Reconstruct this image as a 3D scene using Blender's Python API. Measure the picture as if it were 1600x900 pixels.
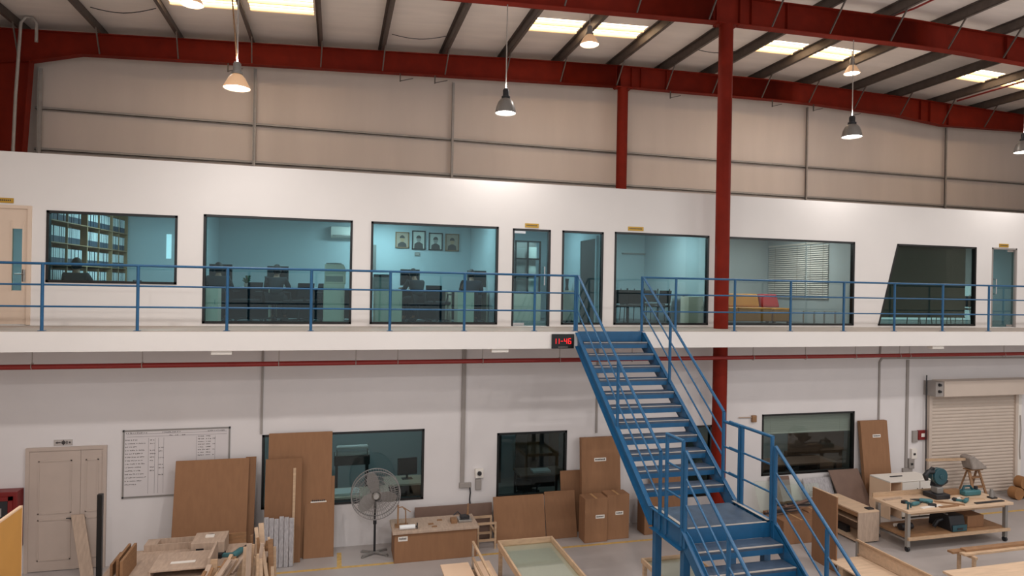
import bpy, bmesh, math, random
from mathutils import Vector, Matrix, Euler
random.seed(7)
for o in list(bpy.data.objects): bpy.data.objects.remove(o)
SC = bpy.context.scene; COL = SC.collection
# ------------------------------------------------------------------ camera
FPX = 1025.475; YAW = .26248; ROLL = .01794; H = 4.48
CAM = Vector((0, -13.742, 5.316))
_f = Vector((math.sin(YAW), math.cos(YAW), 0)); _r = Vector((math.cos(YAW), -math.sin(YAW), 0)); _u = _r.cross(_f)
AR = math.cos(ROLL)*_r + math.sin(ROLL)*_u; AU = -math.sin(ROLL)*_r + math.cos(ROLL)*_u; AF = _f
cd = bpy.data.cameras.new('camera'); cam = bpy.data.objects.new('camera', cd); COL.objects.link(cam)
cd.sensor_width = 36; cd.lens = 36*FPX/1600; cd.clip_end = 200
mw = Matrix((AR, AU, -AF)).transposed().to_4x4(); mw.translation = CAM; cam.matrix_world = mw
SC.camera = cam
def at(u, v, X=None, Y=None, Z=None):
    """surveyed point: where the sight line through photo position (u,v) meets a plane of the place"""
    d = AF + AR*((u-800)/FPX) + AU*((450-v)/FPX)
    i, t = (0, X) if X is not None else (1, Y) if Y is not None else (2, Z)
    return CAM + d*((t-CAM[i])/d[i])
# ------------------------------------------------------------------ light and exposure
SC.view_settings.view_transform = 'Standard'; SC.view_settings.look = 'None'
SC.view_settings.exposure = 0.0; SC.view_settings.gamma = 1.0; SC.view_settings.use_curve_mapping = False
W = bpy.data.worlds.new('world'); SC.world = W; W.use_nodes = True
W.node_tree.nodes['Background'].inputs[0].default_value = (1, .995, 1, 1)
W.node_tree.nodes['Background'].inputs[1].default_value = .82
LAMP_W = 54; ROW_W = 160; LAMP_COL = (1, .95, .92)
SKYLIGHT = 5.5; OFFICE_W = 34; OFFICE_COL = (.84, .96, 1.0)
# ------------------------------------------------------------------ materials
def lin(c):
    f = lambda x: x/12.92 if x <= .04045 else ((x+.055)/1.055)**2.4
    return tuple(f(x/255) for x in c) + (1,)
def mat(name, c, rough=.6, metal=0, var=.0, scale=4, stretch=(1, 1, 1), bump=0, bscale=40, emit=None, estr=0, spec=.5):
    m = bpy.data.materials.new(name); m.use_nodes = True; n = m.node_tree.nodes; l = m.node_tree.links
    b = n['Principled BSDF']; c = lin(c)
    b.inputs['Base Color'].default_value = c; b.inputs['Roughness'].default_value = rough; b.inputs['Metallic'].default_value = metal; b.inputs['Specular IOR Level'].default_value = spec
    tc = n.new('ShaderNodeTexCoord'); mp = n.new('ShaderNodeMapping'); mp.inputs['Scale'].default_value = stretch
    l.new(tc.outputs['Object'], mp.inputs['Vector'])
    if var:
        nz = n.new('ShaderNodeTexNoise'); nz.inputs['Scale'].default_value = scale; nz.inputs['Detail'].default_value = 6
        l.new(mp.outputs[0], nz.inputs['Vector'])
        rp = n.new('ShaderNodeValToRGB'); e = rp.color_ramp.elements
        e[0].position = .3; e[1].position = .7
        e[0].color = tuple(x*(1-var) for x in c[:3])+(1,); e[1].color = tuple(min(1, x*(1+var)) for x in c[:3])+(1,)
        l.new(nz.outputs['Fac'], rp.inputs[0]); l.new(rp.outputs[0], b.inputs['Base Color'])
    if bump:
        nb = n.new('ShaderNodeTexNoise'); nb.inputs['Scale'].default_value = bscale; nb.inputs['Detail'].default_value = 4
        l.new(mp.outputs[0], nb.inputs['Vector'])
        bp = n.new('ShaderNodeBump'); bp.inputs['Strength'].default_value = bump; bp.inputs['Distance'].default_value = .02
        l.new(nb.outputs['Fac'], bp.inputs['Height']); l.new(bp.outputs[0], b.inputs['Normal'])
    if emit:
        b.inputs['Emission Color'].default_value = lin(emit); b.inputs['Emission Strength'].default_value = estr
    return m
def glassmat(name, tint, gloss=.06):
    m = bpy.data.materials.new(name); m.use_nodes = True; n = m.node_tree.nodes; l = m.node_tree.links
    n.remove(n['Principled BSDF'])
    t = n.new('ShaderNodeBsdfTransparent'); t.inputs[0].default_value = lin(tint)
    g = n.new('ShaderNodeBsdfGlossy'); g.inputs['Roughness'].default_value = .02
    fr = n.new('ShaderNodeLayerWeight'); fr.inputs[0].default_value = .25
    mm = n.new('ShaderNodeMath'); mm.operation = 'MULTIPLY_ADD'; mm.inputs[1].default_value = .35; mm.inputs[2].default_value = gloss
    l.new(fr.outputs['Fresnel'], mm.inputs[0])
    mx = n.new('ShaderNodeMixShader'); l.new(mm.outputs[0], mx.inputs[0]); l.new(t.outputs[0], mx.inputs[1]); l.new(g.outputs[0], mx.inputs[2])
    l.new(mx.outputs[0], n['Material Output'].inputs[0])
    return m
M = dict(
 white=mat('white_paint', (224, 219, 215), .75, var=.03, scale=.6, bump=.02, bscale=60),
 white2=mat('lower_wall_paint', (216, 211, 210), .75, var=.04, scale=.8, bump=.02, bscale=60),
 gable=mat('insulated_sheet', (206, 191, 180), .7, var=.05, scale=.7, stretch=(2, 1, .3), bump=.08, bscale=3),
 roof=mat('roof_insulation', (226, 216, 208), .65, var=.06, scale=1.5, stretch=(.4, 2, 1), bump=.25, bscale=2.5),
 floor=mat('polished_concrete', (168, 161, 158), .38, var=.10, scale=.9, bump=.02, bscale=30),
 walk=mat('walkway_screed', (160, 148, 138), .7, var=.08, scale=2),
 offloor=mat('office_tile', (96, 100, 98), .35, var=.04, scale=3),
 offwall=mat('office_wall', (182, 193, 198), .8),
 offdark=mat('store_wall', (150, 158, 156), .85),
 red=mat('red_oxide_steel', (116, 29, 14), .65, var=.14, scale=3, bump=.03, spec=.15),
 redpipe=mat('red_pipe_paint', (140, 34, 28), .4),
 purlin=mat('galvanised_purlin', (92, 82, 76), .5, .3, var=.15, scale=6),
 galv=mat('galvanised_steel', (164, 156, 149), .5, .1, var=.08, scale=8),
 conduit=mat('grey_conduit', (150, 143, 138), .6),
 blue=mat('blue_gloss_paint', (22, 82, 122), .38, var=.08, scale=7),
 tread=mat('worn_blue_tread', (60, 76, 96), .5, .1, var=.14, scale=9, bump=.1, bscale=80),
 black=mat('black_frame', (16, 16, 17), .35),
 glass=glassmat('teal_tinted_glass', (206, 230, 232), .03),
 glassneutral=glassmat('neutral_tinted_glass', (220, 226, 223), .03),
 glasslow=glassmat('grey_tinted_glass', (208, 224, 223), .03),
 glassdark=glassmat('smoke_glass', (200, 214, 210), .03),
 clear=glassmat('pale_green_glass', (249, 251, 247), .05),
 door=mat('cream_door', (214, 192, 172), .5, var=.02),
 doorg=mat('grey_cream_door', (182, 166, 155), .5, var=.03),
 card=mat('cardboard', (142, 103, 73), .85, var=.06, scale=2.5, stretch=(6, 6, 1), bump=.05, bscale=50),
 card2=mat('dark_cardboard', (131, 94, 66), .85, var=.06, scale=3, stretch=(6, 6, 1)),
 tape=mat('packing_tape', (190, 150, 105), .3),
 mdf=mat('brown_board', (116, 92, 80), .7, var=.08, scale=5),
 ply=mat('pale_plywood', (204, 176, 148), .6, var=.10, scale=2.2, stretch=(1, 8, 8)),
 wood=mat('raw_timber', (188, 158, 128), .65, var=.14, scale=3, stretch=(2, 2, 9)),
 wood2=mat('dusty_timber', (176, 154, 136), .7, var=.12, scale=3, stretch=(9, 2, 2)),
 woodd=mat('brown_timber', (142, 106, 74), .65, var=.16, scale=4, stretch=(2, 2, 9)),
 yply=mat('yellow_board', (206, 152, 78), .6, var=.05, scale=2),
 edge=mat('pale_edge', (232, 200, 170), .6),
 label=mat('white_label', (226, 220, 212), .6),
 ink=mat('label_ink', (70, 64, 62), .7),
 pink=mat('pen_ink', (120, 112, 118), .8),
 dark=mat('dark_plastic', (34, 34, 38), .5),
 teal=mat('teal_machine_paint', (32, 74, 84), .4),
 tealp=mat('teal_tool_body', (60, 110, 116), .45),
 steel=mat('brushed_steel', (176, 174, 170), .3, .8),
 silver=mat('chrome', (205, 205, 205), .2, .9),
 wire=mat('grey_wire', (150, 146, 144), .4, .5),
 brownf=mat('brown_leather', (52, 40, 36), .6),
 fabric=mat('dark_fabric', (30, 30, 36), .9),
 skin=mat('skin', (150, 104, 80), .55),
 hair=mat('black_hair', (20, 17, 16), .6),
 shirt=mat('dark_shirt', (36, 42, 48), .9, var=.1, scale=20),
 shirt2=mat('navy_shirt', (30, 34, 48), .9, var=.1, scale=20),
 trous=mat('dark_trousers', (24, 26, 32), .9),
 desk=mat('cream_laminate', (226, 208, 188), .5),
 shelf=mat('oak_laminate', (176, 142, 108), .55, var=.06, scale=4),
 blueb=mat('binder_blue', (66, 82, 100), .6),
 paper=mat('paper', (230, 232, 232), .7),
 screen=mat('screen', (18, 20, 24), .15),
 yellow=mat('floor_paint_yellow', (196, 160, 92), .6, var=.18, scale=12),
 gold=mat('brass_sign', (186, 146, 52), .4, .3),
 sofa=mat('mustard_leather', (196, 134, 46), .5, var=.06, scale=6),
 redf=mat('red_fabric', (170, 36, 40), .8),
 shutter=mat('cream_shutter', (196, 181, 168), .5, var=.03, scale=2),
 blind=mat('white_blind', (222, 218, 212), .6),
 darkblind=mat('charcoal_blind', (98, 96, 90), .7),
 bright=mat('window_daylight', (230, 245, 250), .5, emit=(205, 238, 246), estr=.8),  # self-lit colour for the bright patches on two office walls
 sky=mat('skylight_sheet', (250, 240, 220), .5, emit=(255, 236, 206), estr=SKYLIGHT),
 skyrib=mat('skylight_rib', (240, 206, 150), .5, emit=(255, 206, 150), estr=.75),
 lampglow=mat('lamp_lens', (255, 250, 240), .4, emit=(255, 250, 240), estr=14),
 tube=mat('office_lamp_diffuser', (255, 255, 255), .4, emit=(235, 250, 255), estr=4),
 bowl=mat('spun_aluminium', (138, 134, 130), .4, .3),
 bowlw=mat('translucent_bowl', (214, 178, 146), .5, emit=(255, 200, 150), estr=.3),
 led=mat('red_led', (255, 30, 30), .4, emit=(255, 28, 34), estr=1.3),
 redbox=mat('fire_red', (116, 20, 20), .4),
 foam=mat('plastic_wrap', (168, 164, 166), .35, var=.25, scale=14, stretch=(4, 1, 1)),
 wrap=mat('grey_cloth', (150, 140, 132), .8, var=.15, scale=10),
 roll=mat('brown_roll', (150, 106, 66), .8, var=.1, scale=6),
 board=mat('whiteboard_face', (206, 200, 200), .35),
 canvas=mat('print_paper', (198, 196, 188), .8),
 green=mat('plant_green', (40, 70, 44), .7),
)
# ------------------------------------------------------------------ mesh builder
ORIG = {}
class MB:
    def __init__(s): s.v = []; s.f = []; s.m = []
    def add(s, vs, fs, mi=0, T=None):
        k = len(s.v)
        s.v += [tuple(T @ Vector(v)) if T else tuple(v) for v in vs]
        s.f += [tuple(i+k for i in f) for f in fs]; s.m += [mi]*len(fs); return s
    def box(s, x0, x1, y0, y1, z0, z1, mi=0, T=None):
        x0, x1 = min(x0, x1), max(x0, x1); y0, y1 = min(y0, y1), max(y0, y1); z0, z1 = min(z0, z1), max(z0, z1)
        vs = [(x, y, z) for z in (z0, z1) for y in (y0, y1) for x in (x0, x1)]
        return s.add(vs, [(0, 2, 3, 1), (4, 5, 7, 6), (0, 1, 5, 4), (2, 6, 7, 3), (0, 4, 6, 2), (1, 3, 7, 5)], mi, T)
    def bar(s, p, q, w, h=None, up=(0, 0, 1), mi=0):
        p, q = Vector(p), Vector(q); d = (q-p).normalized(); u = Vector(up)
        if abs(d.dot(u)) > .98: u = Vector((0, 1, 0))
        a = d.cross(u).normalized()*w/2; b = a.cross(d).normalized()*(h or w)/2
        vs = [c+i*a+j*b for c in (p, q) for i, j in ((-1, -1), (1, -1), (1, 1), (-1, 1))]
        return s.add(vs, [(0, 1, 2, 3), (7, 6, 5, 4), (0, 4, 5, 1), (1, 5, 6, 2), (2, 6, 7, 3), (3, 7, 4, 0)], mi)
    def tube(s, pts, r, n=8, closed=False, mi=0):
        P = [Vector(p) for p in pts]; N = len(P); rings = []
        t0 = (P[1]-P[0]).normalized(); u = Vector((0, 0, 1)) if abs(t0.z) < .9 else Vector((1, 0, 0))
        a = t0.cross(u).normalized()
        for i in range(N):
            t = (P[(i+1) % N]-P[i-1]) if closed else (P[min(i+1, N-1)]-P[max(i-1, 0)])
            t.normalize(); a = (a-t*a.dot(t)).normalized(); b = t.cross(a)
            rr = r[i] if isinstance(r, (list, tuple)) else r
            rings.append([P[i]+(a*math.cos(2*math.pi*j/n)+b*math.sin(2*math.pi*j/n))*rr for j in range(n)])
        vs = [v for g in rings for v in g]; fs = []
        for i in range(N if closed else N-1):
            for j in range(n):
                fs.append((i*n+j, i*n+(j+1) % n, ((i+1) % N)*n+(j+1) % n, ((i+1) % N)*n+j))
        if not closed: fs += [tuple(range(n))[::-1], tuple((N-1)*n+j for j in range(n))]
        return s.add(vs, fs, mi)
    def lathe(s, prof, c=(0, 0, 0), n=24, mi=0, T=None):
        vs = []; fs = []; c = Vector(c)
        for r, z in prof:
            for j in range(n):
                a = 2*math.pi*j/n; vs.append(c+Vector((r*math.cos(a), r*math.sin(a), z)))
        for i in range(len(prof)-1):
            for j in range(n): fs.append((i*n+j, i*n+(j+1) % n, (i+1)*n+(j+1) % n, (i+1)*n+j))
        return s.add(vs, fs, mi, T)
    def prism(s, pts, axis, a, b, mi=0, T=None):
        n = len(pts)
        def P(p, t): return {'x': (t, p[0], p[1]), 'y': (p[0], t, p[1]), 'z': (p[0], p[1], t)}[axis]
        vs = [P(p, a) for p in pts]+[P(p, b) for p in pts]
        fs = [tuple(range(n)), tuple(range(2*n-1, n-1, -1))]+[(i, i+n, (i+1) % n+n, (i+1) % n) for i in range(n)]
        return s.add(vs, fs, mi, T)
    def ball(s, c, r, n=12, mi=0, T=None):
        r = (r, r, r) if not isinstance(r, tuple) else r; m = n//2; vs = []; fs = []
        for i in range(m+1):
            th = math.pi*i/m
            for j in range(n):
                ph = 2*math.pi*j/n
                vs.append((c[0]+r[0]*math.sin(th)*math.cos(ph), c[1]+r[1]*math.sin(th)*math.sin(ph), c[2]+r[2]*math.cos(th)))
        for i in range(m):
            for j in range(n): fs.append((i*n+j, (i+1)*n+j, (i+1)*n+(j+1) % n, i*n+(j+1) % n))
        return s.add(vs, fs, mi, T)
    def build(s, name, m, parent=None, bevel=0, loc=None, ang=38, rz=0):
        off = ORIG.get(parent.name, Vector()) if parent else Vector(loc or (0, 0, 0))
        me = bpy.data.meshes.new(name)
        me.from_pydata([tuple(Vector(v)-off) for v in s.v], [], s.f)
        ms = m if isinstance(m, (list, tuple)) else [m]
        for k in ms: me.materials.append(k)
        me.polygons.foreach_set('material_index', s.m)
        bm = bmesh.new(); bm.from_mesh(me); bmesh.ops.remove_doubles(bm, verts=bm.verts, dist=1e-5)
        bmesh.ops.recalc_face_normals(bm, faces=bm.faces); bm.to_mesh(me); bm.free()
        me.polygons.foreach_set('use_smooth', [True]*len(me.polygons)); me.set_sharp_from_angle(angle=math.radians(ang))
        o = bpy.data.objects.new(name, me); COL.objects.link(o)
        if parent: o.parent = parent
        elif loc: o.location = loc
        ORIG[o.name] = off
        if bevel:
            b = o.modifiers.new('bevel', 'BEVEL'); b.width = bevel; b.segments = 2; b.limit_method = 'ANGLE'
        return o
def tag(o, label, cat, group=None, kind=None):
    o['label'] = label; o['category'] = cat
    if group: o['group'] = group
    if kind: o['kind'] = kind
    return o
def thing(name, label, cat, loc=(0, 0, 0), rz=0, group=None, world=True):
    """Empty at the base of a thing; with world=True its parts are given in world metres"""
    o = bpy.data.objects.new(name, None); COL.objects.link(o); o.empty_display_size = .2
    o.location = loc; o.rotation_euler = (0, 0, rz); ORIG[o.name] = Vector(loc) if world else Vector()
    return tag(o, label, cat, group)
def struct(o): o['kind'] = 'structure'; return o
def sthing(name, loc):
    o = bpy.data.objects.new(name, None); COL.objects.link(o); o.location = loc; ORIG[o.name] = Vector(loc); return struct(o)
def dup(root, loc, rz=None, label=None, group=None):
    def cp(o, par):
        c = o.copy(); COL.objects.link(c)
        if par: c.parent = par
        for ch in o.children: cp(ch, c)
        return c
    r = cp(root, None); r.location = loc
    if rz is not None: r.rotation_euler = (0, 0, rz)
    if label: r['label'] = label
    if group: r['group'] = group
    return r
def text(s, size, name, m, parent, loc, rot=(math.pi/2, 0, 0), ext=.001):
    c = bpy.data.curves.new(name, 'FONT'); c.body = s; c.size = size; c.extrude = ext; c.align_x = 'CENTER'; c.align_y = 'CENTER'
    t = bpy.data.objects.new(name+'_src', c); COL.objects.link(t)
    dg = bpy.context.evaluated_depsgraph_get(); me = bpy.data.meshes.new_from_object(t.evaluated_get(dg))
    bpy.data.objects.remove(t); me.materials.clear(); me.materials.append(m)
    o = bpy.data.objects.new(name, me); COL.objects.link(o); o.parent = parent
    o.location = Vector(loc)-ORIG.get(parent.name, Vector()); o.rotation_euler = rot; return o
def lerp(k, x):
    for (a, b), (c, d) in zip(k, k[1:]):
        if x <= c: return b+(d-b)*(x-a)/(c-a)
    return k[-1][1]
def area(name, loc, sx, sy, w, col, rot=(0, 0, 0), shape='RECTANGLE', parent=None, spread=180):
    l = bpy.data.lights.new(name, 'AREA'); l.shape = shape; l.size = sx; l.size_y = sy; l.energy = w; l.color = col; l.spread = math.radians(spread)
    o = bpy.data.objects.new(name, l); COL.objects.link(o); o.location = loc; o.rotation_euler = rot
    if parent: o.parent = parent
    return o
# ------------------------------------------------------------------ room shell
TOP = [(-9, 11.16), (-7.1, 11.25), (-3.6, 11.43), (1.2, 11.66), (4.8, 11.85), (8.15, 12.0), (13.5, 12.1), (18.3, 12.03), (24, 11.87), (34, 11.55)]
BOT = [(-9, 10.2), (-7.1, 10.5), (-6.05, 10.78), (-2.1, 10.95), (2.9, 11.16), (8.1, 11.37), (13.3, 11.46), (15, 11.46), (18.3, 11.37), (20.2, 11.2), (24, 11.3), (34, 11.0)]
rt = lambda x: lerp(TOP, x); rb = lambda x: lerp(BOT, x)
XL, XR, YB, YG = -8.0, 28.0, -15.5, 4.95
struct(MB().box(XL, XR, YB, YG, -.2, 0).build('floor', M['floor']))
mb = MB(); xs = [XL]+[x for x, _ in TOP if XL < x < XR]+[XR]
SKX = [(-3.75, -2.32), (-2.04, -.62), (4.72, 6.06), (6.38, 7.8), (11.3, 12.78), (13.05, 14.55), (18.45, 19.98), (20.25, 21.85)]
SY0, SY1 = 1.98, 2.86
xs = sorted(set(xs+[a for p in SKX for a in p]))
for a, b in zip(xs, xs[1:]):
    segs = [(YB, SY0), (SY1, YG)] if any(a > p-1e-6 and b < q+1e-6 for p, q in SKX) else [(YB, YG)]
    for y0, y1 in segs:
        mb.prism([(a, rt(a)+.25), (b, rt(b)+.25), (b, rt(b)+.31), (a, rt(a)+.31)], 'y', y0, y1)
struct(mb.build('ceiling', M['roof']))
mb = MB().box(XL, XR, YG, YG+.1, 0, 13); struct(mb.build('wall_back', M['gable']))
struct(MB().box(XL-.1, XL, YB, YG, 0, 11.8).build('wall_left', M['gable']))
struct(MB().box(XR, XR+.1, YB, YG, 0, 12.5).build('wall_right', M['gable']))
# corrugated skylight sheets set in the roof openings
for i, (a, b) in enumerate(SKX):
    w = sthing(f'window_{20+i}', (a, SY0, rt(a)+.28)); mb = MB(); rib = MB(); n = 6
    for k in range(n):
        y0 = SY0+(SY1-SY0)*k/n; y1 = SY0+(SY1-SY0)*(k+1)/n; ym = y0+(y1-y0)*.78
        mb.prism([(a, rt(a)+.262), (b, rt(b)+.262), (b, rt(b)+.275), (a, rt(a)+.275)], 'y', y0, ym)
        if k not in (1, 4): rib.prism([(a, rt(a)+.245), (b, rt(b)+.245), (b, rt(b)+.275), (a, rt(a)+.275)], 'y', ym, y1)
        else: rib.prism([(a, rt(a)+.2), (b, rt(b)+.2), (b, rt(b)+.275), (a, rt(a)+.275)], 'y', ym, y1)
    mb.build('sheet', M['sky'], w); rib.build('rib', M['skyrib'], w)
# purlins
PX = [-7.35, -5.66, -3.92, -2.2, -.5, 1.1, 2.8, 4.52, 6.17, 7.93, 9.56, 11.14, 12.9, 14.66, 16.44, 18.3, 20.1, 21.95, 23.8, 25.6]
for i, x in enumerate(PX):
    z = rt(x); mb = MB()
    mb.box(x-.008, x+.008, YB, YG, z+.003, z+.245); mb.box(x-.008, x+.075, YB, YG, z+.001, z+.014); mb.box(x-.075, x+.008, YB, YG, z+.232, z+.246)
    struct(mb.build(f'trim_{1+i}', M['purlin']))
# gable girts and posts
for i, z in enumerate((8.53, 9.54)):
    mb = MB(); mb.box(-7.2, XR, YG-.1, YG, z-.035, z-.02); mb.box(-7.2, XR, YG-.1, YG-.088, z-.035, z+.02); mb.box(-7.2, XR, YG-.012, YG, z-.06, z+.05)
    struct(mb.build(f'trim_{30+i}', M['galv']))
mb = MB().box(-7.2, XR, YG-.06, YG, 8.02, 8.34); struct(mb.build('trim_33', M['galv']))
for i, (x, z1) in enumerate(((-7.08, 10.5), (-2.15, 11.0), (3.15, 11.15), (15.07, 11.5), (20.89, 11.3))):
    mb = MB().box(x-.035, x+.035, YG-.13, YG-.1, 7.7, z1); mb.box(x-.035, x-.02, YG-.19, YG-.1, 7.7, z1)
    struct(mb.build(f'trim_{40+i}', M['galv']))
# ------------------------------------------------------------------ office front wall
wx = lambda u, v=450: at(u, v, Y=0).x
ZW = H+2.15; Z0 = H+.045
UP = dict(w1=(wx(72, 385), wx(277, 390), H+.786, H+2.10), w2=(wx(317, 420), wx(550, 420), Z0, ZW), w3=(wx(579, 420), wx(778, 430), Z0, ZW),
  d2=(wx(800, 430), wx(859.5, 430), H+.012, H+2.13), w4=(wx(877.5, 430), wx(942, 430), Z0, H+2.13), w5=(wx(959.5, 430), wx(1107, 440), Z0, ZW),
  w6=(wx(1126, 440), wx(1334.7, 440), Z0, ZW), w7=(wx(1371.5, 508), wx(1524.5, 450), Z0, ZW), d3=(wx(1549, 450), wx(1588, 450), H+.012, H+2.16),
  d1=(-6.24, -5.33, H+.012, H+2.165))
LO = dict(l1=(-1.345, 1.85, .865, 2.335), l2=(3.42, 5.016, .78, 2.18), l3=(10.01, 12.7, .875, 2.366), l4=(7.95, 8.64, .5, 2.165))
def wall_grid(name, x0, x1, z0, z1, y0, y1, holes, m):
    mb = MB(); X = sorted({x0, x1, *[h[0] for h in holes], *[h[1] for h in holes]})
    for a, b in zip(X, X[1:]):
        hs = sorted((h[2], h[3]) for h in holes if h[0] < (a+b)/2 < h[1]); z = z0
        for c, d in hs: mb.box(a, b, y0, y1, z, c); z = d
        mb.box(a, b, y0, y1, z, z1)
    return struct(mb.build(name, m))
wall_grid('wall_front', XL, XR, H, 7.61, 0, .12, list(UP.values()), M['white'])
wall_grid('wall_front_lower', XL, XR, 0, H-.344, 0, .12, list(LO.values()), M['white2'])
w7l, w7t = UP['w7'][0], wx(1402, 381.5)
struct(MB().prism([(w7l, Z0), (w7t, ZW), (w7l, ZW)], 'y', 0, .12).build('wall_front_slope', M['white']))
# mezzanine slab, walkway finish, office roof, partitions
YE = -1.462
struct(MB().box(XL, XR, YE, 4.1, H-.343, H-.012).build('floor_mezzanine', M['white']))
struct(MB().box(XL, XR, YE+.012, -.002, H-.012, H).build('floor_walkway', M['walk']))
struct(MB().box(XL, XR, .12, 4.1, H-.012, H).build('floor_office', M['offloor']))
struct(MB().box(XL, XR, .12, 4.2, 7.5, 7.61).build('ceiling_office_roof', M['white']))
struct(MB().box(XL, XR, .12, 4.0, H+2.62, H+2.68).build('ceiling_office', M['offwall']))
struct(MB().box(XL, XR, 4.0, 4.2, 0, 7.5).build('wall_office_back', M['offwall']))
PU = [-5.5, -2.87, wx(793), wx(950.5), 8.84, 13.05, 23.0]
for i, x in enumerate(PU): struct(MB().box(x-.025, x+.025, .12, 4.0, H, H+2.62).build(f'wall_partition_{i+1}', M['offwall']))
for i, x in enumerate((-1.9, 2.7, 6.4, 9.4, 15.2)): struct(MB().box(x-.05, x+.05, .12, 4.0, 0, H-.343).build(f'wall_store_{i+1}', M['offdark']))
# windows
def window(n, k, gm, yb=.03, fw=.045, parts=()):
    x0, x1, z0, z1 = k; w = sthing(f'window_{n}', ((x0+x1)/2, .06, z0)); f = MB()
    for a, b, c, d in ((x0, x1, z0, z0+fw), (x0, x1, z1-fw, z1), (x0, x0+fw, z0, z1), (x1-fw, x1, z0, z1)): f.box(a, b, -.012, .09, c, d)
    f.build('window_frame', M['black'], w); MB().box(x0+fw, x1-fw, .04, .05, z0+fw, z1-fw).build('pane', gm, w); return w
window(1, UP['w1'], M['glass']); window(2, UP['w2'], M['glass']); window(3, UP['w3'], M['glass']); window(4, UP['w4'], M['glass'])
window(5, UP['w5'], M['glasslow']); window(6, UP['w6'], M['glassneutral'])
x0, x1, z0, z1 = UP['w7']; w = sthing('window_7', ((x0+x1)/2, .06, z0)); f = MB()
f.box(x0, x1, -.012, .09, z0, z0+.045); f.box(w7t, x1, -.012, .09, z1-.045, z1); f.box(x1-.045, x1, -.012, .09, z0, z1)
f.prism([(x0, z0), (x0+.045, z0), (w7t+.045, z1), (w7t, z1)], 'y', -.012, .09); f.build('window_frame', M['black'], w)
MB().prism([(x0+.03, z0+.04), (x1-.04, z0+.04), (x1-.04, z1-.04), (w7t+.03, z1-.04)], 'y', .04, .05).build('pane', M['glassdark'], w)
window(8, LO['l1'], M['glasslow']); window(9, LO['l2'], M['glasslow']); window(10, LO['l3'], M['glassneutral']); window(11, LO['l4'], M['glasslow'])
# glass doors
def glassdoor(n, k, side, fm):
    x0, x1, z0, z1 = k; d = sthing(f'door_{n}', ((x0+x1)/2, .06, z0)); f = MB()
    f.box(x0, x0+.04, -.008, .1, z0, z1); f.box(x1-.05, x1, -.008, .1, z0, z1); f.box(x0, x1, -.008, .1, z1-.04, z1); f.build('door_frame', fm, d)
    MB().box(x0+.05, x1-.06, .04, .052, z0+.01, z1-.05).build('pane', M['glass'], d)
    p = MB()
    for c, e in ((z0+.01, z0+.07), (z1-.1, z1-.05)): p.box(x0+.05 if side < 0 else x1-.3, x0+.3 if side < 0 else x1-.06, .03, .06, c, e)
    p.build('patch_fitting', M['silver'], d)
    xh = x0+.12 if side > 0 else x1-.14
    h = MB(); h.tube([(xh, .04, z0+.9), (xh, -.04, z0+.9), (xh, -.04, z0+1.3), (xh, .04, z0+1.3)], .014); h.build('door_handle', M['silver'], d)
glassdoor(2, UP['d2'], -1, M['black']); glassdoor(3, UP['d3'], 1, M['conduit'])
# panelled door at the left end of the walkway
x0, x1, z0, z1 = UP['d1']; d = sthing('door_1', ((x0+x1)/2, .0, z0)); f = MB()
f.box(x0, x0+.06, -.03, .1, z0, z1); f.box(x1-.06, x1, -.03, .1, z0, z1); f.box(x0+.061, x1-.061, -.03, .1, z1-.06, z1); f.build('door_frame', M['door'], d)
a, b = -5.635, -5.475; lf = MB(); lf.box(x0+.06, a, 0, .05, z0+.01, z1-.06); lf.box(b, x1-.06, 0, .05, z0+.01, z1-.06); lf.box(a, b, 0, .05, z0+.01, z0+.62); lf.box(a, b, 0, .05, z1-.42, z1-.06)
for p, q in ((a-.02, a), (b, b+.02)): lf.box(p, q, -.012, 0, z0+.6, z1-.28)
lf.build('door_leaf', M['door'], d); MB().box(a, b, .02, .03, z0+.62, z1-.42).build('pane', M['glass'], d)
h = MB(); h.box(-5.47, -5.42, -.012, -.001, z0+.78, z0+1.0); h.tube([(-5.445, -.01, z0+.92), (-5.445, -.05, z0+.92), (-5.57, -.05, z0+.92)], .011); h.build('door_handle', M['steel'], d)
# double door on the ground floor
d = sthing('door_4', (-4.7, 0, 0)); f = MB(); f.box(-5.35, -5.29, -.05, -.001, 0, 2.262); f.box(-4.11, -4.05, -.05, -.001, 0, 2.262); f.box(-5.289, -4.111, -.05, -.001, 2.201, 2.262); f.build('door_frame', M['doorg'], d)
for a, b, nm in ((-5.29, -4.475, 'wide'), (-4.47, -4.11, 'narrow')):
    lf = MB(); lf.box(a, b, -.032, -.001, .015, 2.2)
    pa, pb = (a+.14, b-.14) if b-a > .5 else (a+.08, b-.07)
    for z0_, z1_ in ((.2, .95), (1.05, 2.02)):
        for q in ((pa, pb, z0_, z0_+.02), (pa, pb, z1_-.02, z1_), (pa, pa+.02, z0_, z1_), (pb-.02, pb, z0_, z1_)): lf.box(q[0], q[1], -.042, -.032, q[2], q[3])
    L = lf.build('door_leaf', M['doorg'], d)
    if nm == 'wide':
        h = MB(); h.box(b-.09, b-.05, -.045, -.033, .92, 1.0); h.tube([(b-.07, -.04, .97), (b-.07, -.085, .97), (b-.2, -.085, .965)], .011); h.ball((b-.07, -.05, .86), .025, 8); h.build('door_handle', M['dark'], L)
struct(MB().box(XL, -5.36, -.012, 0, 0, .1).build('baseboard_left', M['white2']))
# yellow floor lines
struct(MB().box(-1.0, 8.0, -1.05, -.97, 0, .002).box(13.0, 22, -1.3, -1.21, 0, .002).build('trim_60', M['yellow']))
struct(MB().box(.115, .2, -.97, -.3, 0, .002).build('trim_61', M['yellow']))
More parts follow.
